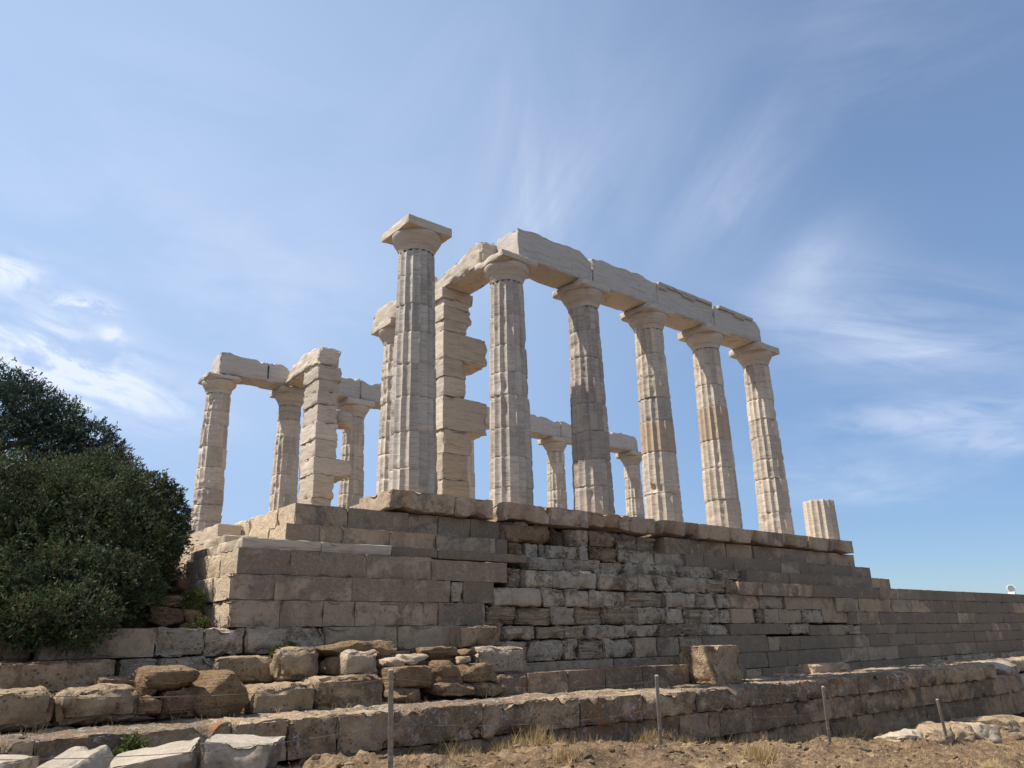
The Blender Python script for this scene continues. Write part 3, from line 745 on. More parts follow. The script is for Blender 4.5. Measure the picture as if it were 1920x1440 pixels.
course('backing_course', -1.46, -2.08, -2.422, [(909, 965, 'l', .10), (966, 1032, 'l', .12), (1034, 1077, 'e', .02), (1078, 1129, 'l', .12), (1130, 1192, 'l', .10), (1193, 1247, 'e'), (1249, 1280, 'e'), (1280, 1311, 'l', .04), (1312, 1349, 'e'), (1350, 1371, 'e', .04), (1372, 1416, 't'), (1418, 1431, 'l', .1), (1434, 1460, 'w', .04), (1461, 1502, 'w', .03), (1503, 1541, 'e', .03), (1542, 1592, 'w', .02)], gap=.010)
course('backing_course', -1.50, -2.425, -2.68, [(944, 1004, 'e', -.02), (1005, 1060, 'l', .04), (1060, 1101, 'l', .04), (1102, 1171, 'e', .02), (1172, 1237, 'e'), (1237, 1308, 'l', .02), (1308, 1370, 'e', .01), (1370, 1425, 'd'), (1425, 1475, 'd'), (1475, 1518, 'e', .02)], gap=.008)
course('backing_course', -1.54, -2.685, -3.07, [(905, 990, 'e', .02), (990, 1058, 'e', .0), (1059, 1086, 'e', .03), (1087, 1134, 'l', .02), (1135, 1191, 'e'), (1192, 1232, 'w', .01), (1233, 1274, 'w'), (1275, 1317, 'w', .01), (1318, 1440, 'd')], gap=.008)
course('backing_course', -1.58, -3.075, -3.42, [(905, 1150, 'w', .02), (1151, 1320, 'w', .02), (1320, 1440, 'd', .01)], gap=.008)
# --- right end steps and the long dark wall
course('step', -.65, -.395, -.785, [(1246, 1300, 't'), (1301, 1361, 't'), (1362, 1410, 't', .01), (1414, 1465, 'p'), (1465, 1511, 'p'), (1511, 1556, 'p'), (1556, 1602, 't')], depth=1.2)
course('step', -.95, -.79, -1.13, [(1286, 1320, 'd', .02), (1321, 1376, 'd'), (1376, 1411, 'd'), (1411, 1464, 'd'), (1464, 1500, 'p'), (1500, 1598, 'd'), (1598, 1633, 'p')], depth=1.1)
course('step', -1.22, -1.135, -1.44, [(1400, 1480, 'd'), (1481, 1560, 'd'), (1560, 1634, 'p'), (1634, 1669, 't')], depth=1.0)
def xrow(name, y, z1, z0, px0, xs_kinds):
    x = X(px0, y, (z0+z1)/2); segs = []
    for L, k in xs_kinds: segs.append((x, x+L, k)); x += L
    return course(name, y, z1, z0, segs, byx=True, depth=.6)
rr_ = random.Random(5)
def runs(n, kinds, lo=.9, hi=1.7): return [(rr_.uniform(lo, hi), rr_.choice(kinds)) for _ in range(n)]
xrow('foundation_course', -1.48, -1.445, -1.762, 1386, [(1.0, 't'), (1.1, 'p'), (1.2, 't'), (2.2, 'd'), (1.4, 'd'), (1.2, 'p'), (1.4, 'p'), (1.1, 'd')]+runs(16, 'ddddp'))
xrow('foundation_course', -1.50, -1.765, -2.138, 1569, [(1.2, 'p'), (1.0, 't'), (.9, 't'), (1.2, 'p'), (1.3, 't')]+runs(16, 'dddp'))
xrow('foundation_course', -1.51, -2.14, -2.470, 1593, [(.4, 'w'), (1.3, 'p'), (1.1, 'd'), (.9, 'd')]+runs(17, 'dddp'))
xrow('foundation_course', -1.52, -2.473, -2.735, 1519, [(.9, 'd'), (.8, 'p'), (.9, 'e'), (.9, 'd'), (1.2, 'p')]+runs(18, 'dddp'))
xrow('foundation_course', -1.53, -2.738, -3.065, 1441, [(.5, 'w'), (.9, 'd'), (1.4, 'd'), (1.2, 'd'), (.9, 'p'), (1.1, 'd')]+runs(20, 'dddp'))
xrow('foundation_course', -1.55, -3.068, -3.43, 1441, [(.8, 'd'), (1.1, 'd'), (1.4, 'd'), (.7, 'p'), (.8, 'w'), (.9, 'w'), (.8, 'w')]+runs(20, 'dddp'))
xrow('foundation_course', -1.62, -3.433, -3.72, 1386, runs(10, 'wd', .7, 1.2)+runs(20, 'we', .6, 1.1))
# --- remains of the marble steps at the east front
def marble_block(x0, x1, y0, y1, z0, z1, k='marble_step', **kw):
    v, f = stone(x0, x1, y0, y1, z0, z1, res=.1, r=.012, amp=.006, chip=.03, layer=.006, **kw)
    return MB().add(v-PO, f).build('marble_step', [M[k]], pf, sharp=45)
marble_block(-3.20, -2.75, 1.60, 3.7, -.87, -.50); marble_block(-2.74, -2.2, 1.62, 3.6, -.87, -.51)
marble_block(-3.0, -2.0, 3.72, 6.0, -.87, -.46)
v, f = rock((-2.03, 1.72, -.68), (.42, .5, .40), 91, rough=.08)
MB().add(v-PO, f).build('worn_block', [M['slab']], pf, sharp=45)
mb = MB()
for y0, y1 in [(.2, 1.6), (1.62, 3.2), (3.22, 5)]:
    v, f = stone(-3.55, -2.6, y0, y1, -1.09, -.88, res=.12, r=.02, amp=.012, chip=.05, layer=.01); mb.add(v-PO, f)
mb.build('marble_step', [M['marble_step']], pf, sharp=45)

# --- low plinth in front of the pale wall, square pier and small block
def single(name, label, cat, parts, m, group=None, loc=None, sharp=38):
    mb = MB()
    for v, f in parts: mb.add(v, f)
    V = np.concatenate(mb.V); loc = loc or ((V[:, 0].min()+V[:, 0].max())/2, (V[:, 1].min()+V[:, 1].max())/2, V[:, 2].min())
    return tag(mb.build(name, M[m] if isinstance(m, str) else m, loc=loc, sharp=sharp), label, cat, group)
ZT = -3.55
mb = MB()
for a, b in [(936, 990), (991, 1065), (1066, 1135), (1136, 1205), (1206, 1292)]:
    y = -2.32; v, f = stone(X(a, y, -3.4)+.001, X(b, y, -3.4)-.001, y, -1.75, ZT-.08, aty(1150, 1253, y)[2], res=.06, r=.06 if a == 936 else .006, amp=.010, chip=.07 if a == 936 else .035, fine=.008)
    mb.add(v-PO, f)
mb.build('plinth_course', [M['terrace']], pf, sharp=45)
mb = MB()                                   # ledge between plinth and wall
v, f = stone(-2, 7.5, -2.03, -1.4, ZT-.1, -3.30, res=.15, r=.03, amp=.02, chip=.05); mb.add(v-PO, f)
mb.build('ledge', [M['terrace']], pf, sharp=45)
YP = -2.95
xl = aty(1341, 1245, YP)[0]; xr = aty(1388, 1240, YP)[0]; yb = -2.06; zt_ = aty(1336, 1211, YP)[2]; zm_ = aty(1342, 1249, YP)[2]
v, f = stone(xl, xr, YP, yb, ZT-.05, zt_, res=.045, r=.010, amp=.010, chip=.07, fine=.012)
k = np.exp(-((v[:, 2]-zm_)/.018)**2); v[:, 0] += .012*k*(v[:, 0] < xl+.03); v[:, 1] += .012*k*(v[:, 1] < YP+.03)      # the crack at mid height
single('square_pier', 'squared tan block with a sunlit left face, standing on the terrace before the platform wall', 'pier', [(v, f)], 'block')

# ------------------------------------------------------------------ terrace in front
YT = -3.95
tw = empty('terrace_wall', (4, YT, -4.4), 'long low terrace wall with lichened edge crossing in front of the platform', 'wall')
TO = np.array((4, YT, -4.4))
def tz(x): return -3.49-.09*np.clip((x+1.5)/5, 0, 1)
def trow(name, z1f, z0, px, y, m, depth, r=.015, amp=.028, chip=.10, px_at=None, gap=.002, res=.055):
    mb = MB()
    for a, b in zip(px[:-1], px[1:]):
        zz = -3.75 if px_at is None else px_at
        xa, xb = X(a, y, zz), X(b, y, zz)
        z1 = z1f((xa+xb)/2) if callable(z1f) else z1f
        v, f = stone(xa+.0015, xb-.0015, y+rgp.uniform(-.012, .012), y+depth, z0, z1, res=res, r=r, amp=amp, chip=chip, fine=.016)
        mb.add(v-TO, f)
    return mb.build(name, M[m], tw, sharp=50)
trow('coping_course', tz, -3.93, [-330, -160, 60, 250, 430, 540, 632, 735, 905, 1088, 1205, 1308, 1470, 1610, 1755, 1868], YT, 'coping', .85)
trow('wall_course', -3.935, -4.345, [560, 700, 860, 1000, 1068, 1195, 1275, 1330, 1350, 1412, 1495, 1615, 1690, 1860, 1918], YT+.06, 'terrace', .7, r=.008, amp=.012, chip=.05, px_at=-4.1)
trow('wall_course', -4.35, -4.9, [1390, 1480, 1560, 1610, 1640, 1740, 1830, 1880, 1990], YT+.12, 'terrace', .7, r=.008, amp=.012, chip=.05, px_at=-4.6)
# floor of the terrace: worn flat stones
mb = MB()
x = -7.6
while x < 27:
    w = rgp.uniform(.9, 1.7)
    for (ya, yb) in ((-3.08, -2.2), (-2.195, -1.4)):
        v, f = stone(x+.004, x+w-.004, ya, yb, -3.95, tz(x+w/2)-.005+rgp.uniform(-.02, .01), res=.09, r=.04, amp=.03, chip=.05, fine=.012); mb.add(v-TO, f)
    x += w
mb.build('terrace_floor', M['coping'], tw, sharp=50)

# ------------------------------------------------------------------ loose blocks on the terrace
LG = 'loose stones on the terrace'
def pblock(px0, py0, px1, py1, y, depth, label, m='block', r=.06, rot=(0, 0, 0), cat='stone block', name='stone_block', amp=.03, chip=.12, **kw):
    """a block whose front face fills the given rectangle of the survey photo, standing on the plane y"""
    a = aty(px0, py1, y); b = aty(px1, py1, y); t = aty((px0+px1)/2, py0, y)
    z0 = min(a[2], b[2])-.02
    return single(name, label, cat, [stone(a[0], b[0], y, y+depth, z0, t[2], res=.06, r=r, amp=amp, chip=chip, fine=.010, rot=rot, **kw)], m, LG)
def prock(px0, py0, px1, py1, y, depth, label, seed, m='ochre', rot=0.0, cat='rock', name='rock', sub=4, **kw):
    a = aty((px0+px1)/2, (py0+py1)/2, y); w = np.linalg.norm(aty(px1, (py0+py1)/2, y)-aty(px0, (py0+py1)/2, y)); h = aty((px0+px1)/2, py0, y)[2]-aty((px0+px1)/2, py1, y)[2]
    return single(name, label, cat, [rock((a[0], y+depth*.35, a[2]), (w, depth, h), seed, sub=sub, rot=rot, **kw)], m, LG)
pblock(-40, 1296, 100, 1363, -2.95, .75, 'large pitted block at the left edge of the photo, on the terrace', r=.08)
pblock(105, 1290, 263, 1350, -2.92, .8, 'large rounded limestone block second from the left edge', r=.10)
prock(262, 1277, 302, 1312, -2.85, .4, 'small ochre stone wedged above another, right of the rounded block', 401)
prock(261, 1303, 304, 1345, -2.95, .35, 'small rough ochre stone on the terrace floor, right of the rounded block', 402)
prock(268, 1250, 374, 1300, -2.85, .75, 'pale yellow pointed boulder on top of the left block row', 403)
prock(180, 1268, 262, 1296, -2.45, .5, 'thin flat ochre stone lying behind the rounded block', 409)
pblock(301, 1292, 384, 1342, -2.90, .6, 'squarish tan block under the pale yellow boulder', 'ochre', r=.07)
prock(372, 1256, 470, 1342, -2.95, .75, 'big brown boulder with a rough pale cap, between tan block and long pitted block', 405, planes=9, rough=.10)
pblock(471, 1284, 592, 1334, -2.80, .75, 'long pitted block left of the first fence post', r=.06)
pblock(594, 1268, 722, 1326, -2.78, .85, 'largest squared block just left of the first fence post', r=.06)
pblock(526, 1213, 603, 1270, -2.25, .6, 'sunlit squarish block standing on the row behind the long pitted block', r=.09, rot=(0, 0, -.12))
prock(604, 1202, 752, 1232, -2.0, .7, 'long thin overhanging ochre slab above the pitted blocks', 411, planes=8)
pblock(650, 1220, 713, 1266, -2.3, .5, 'small grey block with one rounded shoulder under the ochre slab', 'slab', r=.07)
prock(606, 1232, 652, 1270, -2.05, .4, 'crumbly brown stone in the hollow under the ochre slab', 412, 'brown')
prock(735, 1248, 812, 1298, -2.65, .6, 'flat-faced brown boulder right of the first fence post', 413)
prock(808, 1238, 869, 1294, -2.55, .6, 'rounded brown boulder in the middle of the rubble heap', 414)
prock(864, 1243, 935, 1280, -2.45, .6, 'angular layered brown boulder at the right of the rubble heap', 415)
prock(754, 1226, 802, 1248, -2.3, .4, 'white rounded stone lying on the rubble heap', 416, 'pale_stone')
prock(788, 1214, 862, 1238, -2.1, .5, 'layered flat stone at the top of the rubble heap', 417)
prock(862, 1231, 884, 1246, -2.35, .25, 'little white stone between the brown boulders', 418, 'slab', sub=3)
prock(862, 1217, 895, 1234, -2.1, .4, 'small tan slab on top of the rubble heap, left of the grey corner block', 419)
prock(724, 1232, 766, 1250, -2.35, .4, 'small grey slab left of the white rounded stone', 420, 'slab')
prock(735, 1290, 800, 1320, -2.75, .5, 'low brown rock under the flat-faced boulder', 421, 'brown')
prock(812, 1280, 900, 1306, -2.7, .5, 'low dark rock at the foot of the rubble heap', 422, 'brown')
prock(886, 1276, 952, 1305, -2.5, .6, 'low brown rock against the rounded end of the plinth', 423, 'brown')
pblock(900, 1213, 988, 1262, -2.15, .55, 'grey corner block with sunlit facets at the right end of the rubble heap', 'eroded', r=.07, rot=(0, 0, -.10))
pblock(1527, 1244, 1597, 1264, -2.35, .5, 'small low tan block on the terrace near its right half', 'tan', r=.04)
# right end of the terrace
prock(1864, 1238, 1902, 1272, -3.3, 1.1, 'broken white marble lump at the right end of the terrace', 431, 'marble_frag')
pblock(1880, 1234, 1990, 1262, -2.6, .8, 'pale block behind the marble lump at the right edge', 'eroded', r=.04)
pblock(1896, 1262, 1990, 1276, -3.2, .9, 'flat bright slab at the right edge of the photo', 'marble_frag', r=.03)
for i, (a, b, t, bt, y) in enumerate([(1690, 1745, 1372, 1398, -5.15), (1742, 1806, 1362, 1399, -5.2), (1796, 1826, 1358, 1394, -5.1), (1826, 1862, 1352, 1398, -5.2), (1845, 1898, 1346, 1388, -5.0), (1880, 1950, 1344, 1402, -5.2)]):
    prock(a-2, t, b+2, bt+6, y, .75, ['low pale rock leftmost in the bottom right row', 'bulky cream rock behind the last fence post', 'small tilted rock right of the last fence post',
          'rounded cream boulder in the bottom right row', 'white chalky rock behind the rounded boulder', 'large shaded rock in the bottom right corner'][i], 440+i, 'block' if i % 3 else 'pale_stone', planes=8, rough=.16, layer=.05, rot=.5*i)
# white marble fragments in the foreground
MGp = 'white marble fragments in the foreground'
def frag(px, py, depth, size, rot, label, seed, tilt=(0, 0), cut=0.3, top=1.0):
    c = atd(px, py, depth); w, d, h = size
    def tp(v, L):
        t = np.clip(v[:, 0]/L[0], 0, 1)-.5; k = np.clip(v[:, 2]/L[2], 0, 1)
        v[:, 0] += t*((1-k)*-cut+k*(top-1))*L[0]; return v
    v, f = stone(-w/2, w/2, -d/2, d/2, -h, 0, res=.04, r=.010, amp=.007, chip=.05, fine=.005, seed=seed, taper=tp)
    Mx = np.array(Euler((tilt[0], tilt[1], rot)).to_matrix())
    v = v@Mx.T+np.array(c)
    return single('marble_fragment', label, 'marble fragment', [(v, f)], 'marble_frag', MGp)
frag(458, 1385, 7.6, (.70, .58, .50), -.62, 'white marble fragment with a flat bright top, rightmost of the four', 501, (.02, .05), .35)
frag(288, 1411, 7.2, (.74, .50, .46), -.50, 'low marble fragment with a smooth sloping top, second from the right', 502, (.16, -.16), .1)
frag(136, 1418, 7.0, (.72, .56, .45), -.75, 'pointed wedge-shaped marble fragment near the bottom left', 503, (.22, .0), -.2, .45)
frag(8, 1422, 7.0, (.42, .5, .4), -.6, 'grey-sided marble fragment cut by the left edge of the photo', 504, (0, .02))

# ------------------------------------------------------------------ bank with rubble on the left
def bank():
    xs = np.linspace(-14, -3.6, 90); ys = np.concatenate([[-.96], np.linspace(-.95, 14, 90)])
    Xg, Yg = np.meshgrid(xs, ys, indexing='ij')
    P = np.stack([Xg.ravel(), Yg.ravel(), np.zeros(Xg.size)], -1)
    k = np.clip((P[:, 0]+6.2)/1.4, 0, 1); k = k*k*(3-2*k)
    z = -2.55+(.10+.36*k)*np.clip(P[:, 1]+1.2, 0, 3.2)-.04*np.clip(-4.6-P[:, 0], 0, 8)
    P[:, 2] = np.where(P[:, 1] < -.955, -4.2, z+.12*fbm(P, 1.1, 4, 3))
    i = np.arange(Xg.size).reshape(Xg.shape)
    F = np.stack([i[:-1, :-1], i[1:, :-1], i[1:, 1:], i[:-1, 1:]], -1).reshape(-1, 4)
    o = MB().add(P, F).build('earth_bank', M['earth']); o['kind'] = 'structure'
bank()
for i, (a, t, b, bt, y, lb) in enumerate([(276, 1135, 345, 1176, -.9, 'rounded tan rock on the bank under the tree'), (338, 1140, 384, 1174, -.8, 'tan rock against the platform corner, right of the rounded one'),
        (315, 1116, 362, 1140, -.3, 'flat layered rock higher on the bank'), (325, 1084, 356, 1118, .3, 'sunlit upper rock of the bank beside the tree'), (300, 1124, 330, 1142, -.5, 'small rock at the edge of the foliage'),
        (345, 1168, 372, 1180, -1.2, 'small flat stone on the ledge under the bank')]):
    prock(a, t, b, bt, y, .7, lb, 460+i, 'ochre')

# ------------------------------------------------------------------ fence
def tube(p, q, r, n=10):
    p = np.array(p, float); q = np.array(q, float); d = q-p; d /= np.linalg.norm(d)
    a = np.cross(d, [0, 0, 1] if abs(d[2]) < .9 else [1, 0, 0]); a /= np.linalg.norm(a); b = np.cross(d, a)
    th = np.arange(n)/n*2*np.pi
    ring = np.cos(th)[:, None]*a+np.sin(th)[:, None]*b
    V = np.concatenate([p+ring*r, q+ring*r, [p, q]]); F = []
    for i in range(n):
        j = (i+1) % n; F += [(i, j, n+j, n+i)]
    T = [(2*n, (i+1) % n, i) for i in range(n)]+[(2*n+1, n+i, n+(i+1) % n) for i in range(n)]
    return V, F, T
def addtube(mb, p, q, r, n=10):
    V, F, T = tube(p, q, r, n); base = mb.n; mb.add(V, F); mb.F.append(np.array(T)+base); mb.M.append(np.zeros(len(T)))
fn = empty('wire_fence', (0, -5.5, -4.1), 'low rusty wire fence of thin posts along the dry ground', 'fence')
FO = np.array((0, -5.5, -4.1))
posts = []
for (bx, by, tx, ty, d) in [(733, 1452, 733, 1255, 7.35), (1240, 1407, 1231, 1266, 10.6), (1557, 1399, 1543, 1287, 13.0), (1782, 1410, 1757, 1311, 14.9)]:
    b = atd(bx, by, d); b[2] = min(b[2], gz(b[0], b[1]))-.04
    # top: on the sight line through the post head, over the foot
    t = atd(tx, ty, d*1.0)
    mb = MB()
    V, F = stone(-.024, .024, -.024, .024, 0, np.linalg.norm(t-b), res=.3, r=.008, amp=.0, chip=0)
    dr = Vector(t-b).normalized(); Mx = np.array(dr.to_track_quat('Z', 'Y').to_matrix()); V = V@Mx.T+b
    V2, F2 = stone(-.02, .02, -.03, -.022, np.linalg.norm(t-b)*.30, np.linalg.norm(t-b)*.34, res=.3, r=.004, amp=0, chip=0)
    mb.add(V-FO, F); mb.add(V2@Mx.T+b-FO, F2)
    mb.build('post', M['post'], fn, sharp=40); posts.append((b, t))
p0 = (posts[0][0]-np.array([3.6, .75, -.15]), posts[0][1]-np.array([3.6, .75, -.10]))
p5 = (posts[3][0]+np.array([7.0, .6, -.5]), posts[3][1]+np.array([7.0, .6, -.5]))
allp = [p0]+posts+[p5]
mb = MB()
V, F = stone(-.024, .024, -.024, .024, -.2, 1.05, res=.3, r=.008, amp=0, chip=0)
for e in (p0, p5): mb = MB().add(V+e[0]-FO, F); mb.build('post', M['post'], fn, sharp=40)
for h in (.93, .58, .22):
    mb = MB()
    for (b0, t0), (b1, t1) in zip(allp[:-1], allp[1:]):
        A = b0+(t0-b0)*h; Bp = b1+(t1-b1)*h
        pts = [A+(Bp-A)*s-np.array([0, 0, .09*4*s*(1-s)]) for s in np.linspace(0, 1, 9)]
        for q0, q1 in zip(pts[:-1], pts[1:]): addtube(mb, q0-FO, q1-FO, .0026, 6)
    mb.build('wire', M['wire'], fn)

# ------------------------------------------------------------------ flood lamp on the far wall
lp = aty(1903, 1113, -1.3)
fl = empty('flood_lamp', (lp[0], -1.2, -1.45), 'small round white flood lamp on top of the long dark wall at the right edge', 'lamp')
ang = math.radians(25)
def ring_mesh(r0, r1, l0, l1, n=24):
    th = np.arange(n)/n*2*np.pi
    V = np.concatenate([np.stack([np.full(n, l0), np.cos(th)*r0, np.sin(th)*r0], -1), np.stack([np.full(n, l1), np.cos(th)*r1, np.sin(th)*r1], -1), [[l0, 0, 0], [l1, 0, 0]]])
    F = [(i, (i+1) % n, n+(i+1) % n, n+i) for i in range(n)]
    T = [(2*n, (i+1) % n, i) for i in range(n)]+[(2*n+1, n+i, n+(i+1) % n) for i in range(n)]
    return V, F, T
def lamp_piece(name, specs, m):
    mb = MB(); ca, sa_ = math.cos(ang), math.sin(ang)
    R = np.array([[ca, sa_, 0], [-sa_, ca, 0], [0, 0, 1]])
    for s in specs:
        V, F, T = ring_mesh(*s); V = V@R+np.array([0, 0, .24]); base = mb.n; mb.add(V, F); mb.F.append(np.array(T)+base); mb.M.append(np.zeros(len(T)))
    return mb.build(name, m, fl, sharp=40)
lamp_piece('housing', [(.15, .15, -.02, .06), (.12, .09, .06, .36)], M['white'])
lamp_piece('lens', [(.11, .11, -.035, -.022)], M['lens'])
V, F = stone(-.05, .05, -.12, .12, 0, .1, res=.2, r=.01, amp=0, chip=0)
MB().add(V, F).build('bracket', M['white'], fl, sharp=40)

# ------------------------------------------------------------------ trees
def leaves(lobes, n, seed, size, gaps=.15):
    rg = np.random.RandomState(seed)
    vol = np.array([(l[3]*l[4]*l[5])**(2/3) for l in lobes]); pr_ = vol/vol.sum()
    L = np.array(lobes)
    k = rg.choice(len(lobes), n, p=pr_)
    d = rg.normal(size=(n, 3)); d /= np.linalg.norm(d, axis=1)[:, None]
    u = 1.05-np.abs(rg.normal(size=n))*.20; u = np.clip(u, .25, 1.04)
    bump = 1+.44*fbm(d*1.0+L[k, :3]*.7, 2.7, 3, seed)
    P = L[k, :3]+d*L[k, 3:6]*(u*bump)[:, None]
    # drop points that lie deep inside another lobe and thin out some patches
    keep = np.ones(n, bool)
    for j in range(len(lobes)):
        q = np.linalg.norm((P-L[j, :3])/L[j, 3:6], axis=1)
        keep &= ~((q < .62) & (k != j))
    keep &= (fbm(P, 2.3, 3, seed+2) > -.30) | (rg.rand(n) > .75)
    P = P[keep]; d = d[keep]; n = len(P)
    # sprigs: five slim leaves round a twig direction
    axd = d+rg.normal(size=(n, 3))*.55+np.array([0, 0, .35]); axd /= np.linalg.norm(axd, axis=1)[:, None]
    VV = []; FF = []; c = 0
    for q in range(5):
        t = axd+rg.normal(size=(n, 3))*.65; t /= np.linalg.norm(t, axis=1)[:, None]
        s = np.cross(t, rg.normal(size=(n, 3))); s /= np.linalg.norm(s, axis=1)[:, None]
        l = (size*rg.uniform(.6, 1.5, n))[:, None]; w = l*.17
        o = P+axd*(rg.uniform(-.5, 1.0, n)[:, None]*size)
        V = np.stack([o, o+t*l*.5+s*w, o+t*l, o+t*l*.5-s*w], 1).reshape(-1, 3)
        VV.append(V); FF.append(np.arange(4*n).reshape(-1, 4)+c); c += 4*n
    return np.concatenate(VV), np.concatenate(FF)
def limb(mb, p, q, r0, r1, seed, n=8, seg=7):
    rg = np.random.RandomState(seed); p = np.array(p, float); q = np.array(q, float)
    pts = [p+(q-p)*s+rg.normal(size=3)*.06*np.linalg.norm(q-p)*math.sin(math.pi*s) for s in np.linspace(0, 1, seg)]
    th = np.arange(n)/n*2*np.pi; V = []; F = []
    for i, c in enumerate(pts):
        d = pts[min(i+1, seg-1)]-pts[max(i-1, 0)]; d = d/np.linalg.norm(d)
        a = np.cross(d, [.3, .9, .2]); a /= np.linalg.norm(a); b = np.cross(d, a)
        r = r0+(r1-r0)*i/(seg-1)
        V.append(c+(np.cos(th)[:, None]*a+np.sin(th)[:, None]*b)*r)
    for i in range(seg-1):
        for j in range(n): F.append((i*n+j, i*n+(j+1) % n, (i+1)*n+(j+1) % n, (i+1)*n+j))
    mb.add(np.concatenate(V), F)
def tree(label, base, lob_px, n, size, seed, m):
    lobes = []
    for (px, py, rpx, dist, sq) in lob_px:
        c = atd(px, py, dist); r = rpx*dist/FPX
        lobes.append((c[0], c[1], c[2], r, r, r*sq))
    t = empty('evergreen_tree', base, label, 'tree', 'evergreen trees left of the temple'); bo = np.array(base)
    V, F = leaves(lobes, n, seed, size)
    MB().add(V-bo, F).build('crown', m, t, smooth=False)
    mb = MB(); top = np.mean([l[:3] for l in lobes], axis=0)
    fork = bo*.55+np.array([top[0], top[1], top[2]])*.45
    limb(mb, bo-np.array([0, 0, .3]), fork, .22, .15, seed)
    mb.V = [v-bo for v in mb.V]; mb.build('trunk', M['bark'], t)
    mb = MB()
    for i, l in enumerate(lobes): limb(mb, fork, l[:3], .09, .03, seed+i)
    for i, l in enumerate(lobes):
        rg = np.random.RandomState(seed*3+i)
        for q in range(5):
            d = rg.normal(size=3); d /= np.linalg.norm(d); d[2] = abs(d[2])*.8
            limb(mb, l[:3], np.array(l[:3])+d*np.array(l[3:6])*.95, .03, .006, seed+50*i+q, 5, 5)
    mb.V = [v-bo for v in mb.V]; mb.build('branches', M['bark'], t)
    return t
tree('large bushy dark green tree in front, its crown hanging over the left of the platform', (-8.4, .6, -2.65),
     [(40, 985, 112, 12.3, .95), (165, 955, 92, 12.5, .95), (255, 985, 76, 12.9, .95), (50, 1050, 128, 11.3, .95), (170, 1030, 112, 11.6, .95), (262, 1050, 66, 12.2, .95),
      (140, 1110, 90, 10.5, .95), (150, 1152, 62, 9.8, .9), (60, 1120, 90, 10.3, .9), (70, 1160, 58, 9.7, .9), (210, 1110, 70, 10.8, .95), (-90, 1000, 180, 11.8, .9), (306, 1008, 44, 13.0, .95), (210, 890, 46, 13.2, .9), (275, 925, 42, 13.2, .9),
      (-10, 1150, 72, 9.8, .85), (130, 905, 50, 13.0, .9), (250, 1096, 44, 11.4, .95), (328, 965, 24, 13.4, 1.0), (312, 935, 26, 13.4, 1.0), (235, 1015, 70, 12.0, 1.0), (110, 985, 90, 11.8, 1.0), (-70, 1140, 90, 9.9, .8), (225, 960, 60, 12.4, 1.0)],
     80000, .056, 71, M['leaf'])
tree('taller bluish dark tree behind, rising at the left edge of the photo', (-9.4, 5.0, -2.4),
     [(25, 782, 86, 17.0, .9), (100, 800, 56, 17.0, .9), (165, 838, 52, 17.0, .9), (-60, 800, 115, 17.2, .95), (60, 860, 105, 16.8, .8), (196, 868, 40, 16.8, .9), (-30, 900, 150, 17, 1)],
     36000, .066, 83, M['leaf_back'])

# ------------------------------------------------------------------ clods and pebbles
rg = np.random.RandomState(12); mb = MB(); ci = 0
while ci < 1500:
    x = rg.uniform(-6.8, 13); y = -4.05-abs(rg.normal())*1.9
    if y < -8.6: continue
    s_ = .022+.05*rg.rand()**3; V, F = ico(1)
    V = V*(1+.5*(rg.rand(len(V), 1)-.5))*np.array([1.2, 1, .7])*s_
    mb.add(V+np.array([x, y, gz(x, y)]), F, int(rg.rand() > .8)); ci += 1
o = mb.build('pebbles', [M['earth'], M['block']], smooth=False); tag(o, 'small clods and pebbles strewn over the dry earth', 'pebbles', kind='stuff')

# ------------------------------------------------------------------ weeds and dry grass
def tuft(P, n, h, spread, rg, w=.006):
    P = np.array(P); o = P+np.stack([rg.normal(0, spread, n), rg.normal(0, spread, n), np.zeros(n)], -1)
    d = np.stack([rg.normal(0, .45, n), rg.normal(0, .45, n), np.ones(n)], -1); d /= np.linalg.norm(d, axis=1)[:, None]
    s = np.cross(d, rg.normal(size=(n, 3))); s /= np.linalg.norm(s, axis=1)[:, None]
    l = (h*rg.uniform(.4, 1.2, n)).reshape(-1, 1)
    return np.stack([o-s*w, o+s*w, o+d*l+s*w*.3, o+d*l-s*w*.3], 1).reshape(-1, 3), np.arange(4*n).reshape(-1, 4)
rg = np.random.RandomState(4)
mb = MB()
for i in range(1150):
    x = rg.uniform(-5, 14); y = rg.uniform(-8.5, -4.2)
    if fbm(np.array([[x, y, 0]]), .8, 2, 6)[0] < .02: continue
    V, F = tuft((x, y, gz(x, y)-.01), 24, .065, .09, rg, .003); mb.add(V, F)
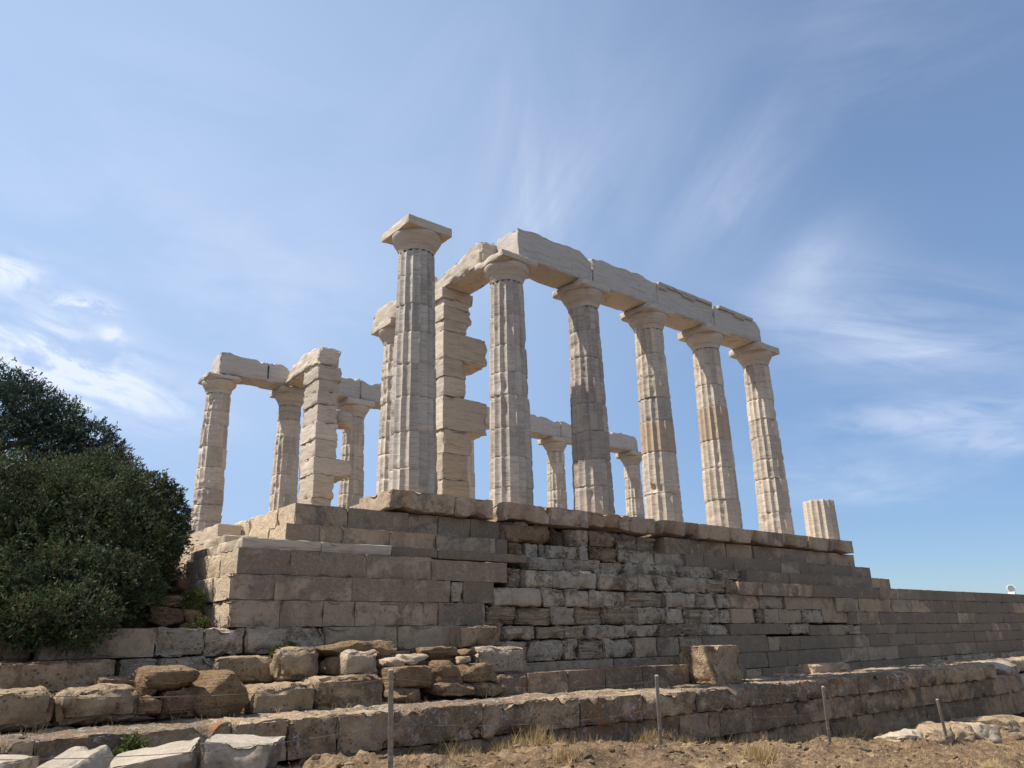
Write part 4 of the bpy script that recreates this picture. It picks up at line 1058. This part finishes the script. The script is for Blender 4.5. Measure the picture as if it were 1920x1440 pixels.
for i in range(160):
    x = rg.uniform(-7, 16); y = rg.choice([-3.0, -2.0, -3.9, -3.4])+rg.normal()*.05
    V, F = tuft((x, y, tz(x)-.03), 7, .12, .03, rg, .003); mb.add(V, F)
for i in range(420):
    x = rg.uniform(-2, 15); y = -4.06-abs(rg.normal())*.10
    V, F = tuft((x, y, gz(x, y)), 14, .12+.12*rg.rand()**3, .06, rg, .003); mb.add(V, F)
o = mb.build('dry_grass', M['grass'], smooth=False); tag(o, 'thin dry straw coloured grass scattered over the earth and ledges', 'grass', kind='stuff')
TG = 'yellow dry grass tufts'
for i, (px, py, h, lb) in enumerate([(935, 1385, .15, 'yellow grass tuft under the terrace edge, left of the second post'), (1003, 1352, .26, 'tall yellow tuft against the terrace wall face'), (1420, 1415, .17, 'bushy yellow tuft on the earth between second and third posts'),
        (1215, 1392, .2, 'yellow tuft at the foot of the second fence post'), (1310, 1380, .2, 'low yellow tuft along the wall foot right of the second post'), (1435, 1428, .22, 'yellow tuft nearest the bottom edge of the photo'), (1060, 1425, .16, 'short yellow tuft at the bottom centre')]):
    d = None
    for dist in np.linspace(4, 16, 600):
        q = atd(px, py, dist)
        if q[2] < gz(q[0], q[1]): d = q; break
    if d is None or d[1] > -4.0: d = aty(px, py, -4.08); d[2] = gz(d[0], d[1])
    V, F = tuft((0, 0, -.01), 260, h, .085, rg, .0035)
    t = MB().add(V, F).build('grass_tuft', M['grass'], smooth=False); t.location = d; tag(t, lb, 'grass tuft', TG)
def weed(px, py, y, r, label, n=260):
    p = aty(px, py, y)
    V, F = leaves([(p[0], p[1]-.05, p[2], r, r*.7, r)], n, int(px), .05)
    single('green_weed', label, 'weed', [(V, F)], 'weed', 'green weeds growing on the stones', loc=tuple(p), sharp=None)
weed(522, 1232, -1.9, .11, 'dark green weed hanging behind the sunlit squarish block')
weed(545, 1222, -1.75, .07, 'green weed in the joint above the sunlit squarish block')
weed(362, 1128, -.6, .12, 'upright green weed on the bank beside the lit platform corner')
weed(368, 1174, -1.2, .10, 'small yellow green weed on the ledge at the platform corner')
weed(240, 1412, -3.98, .12, 'green weed between the marble fragments')
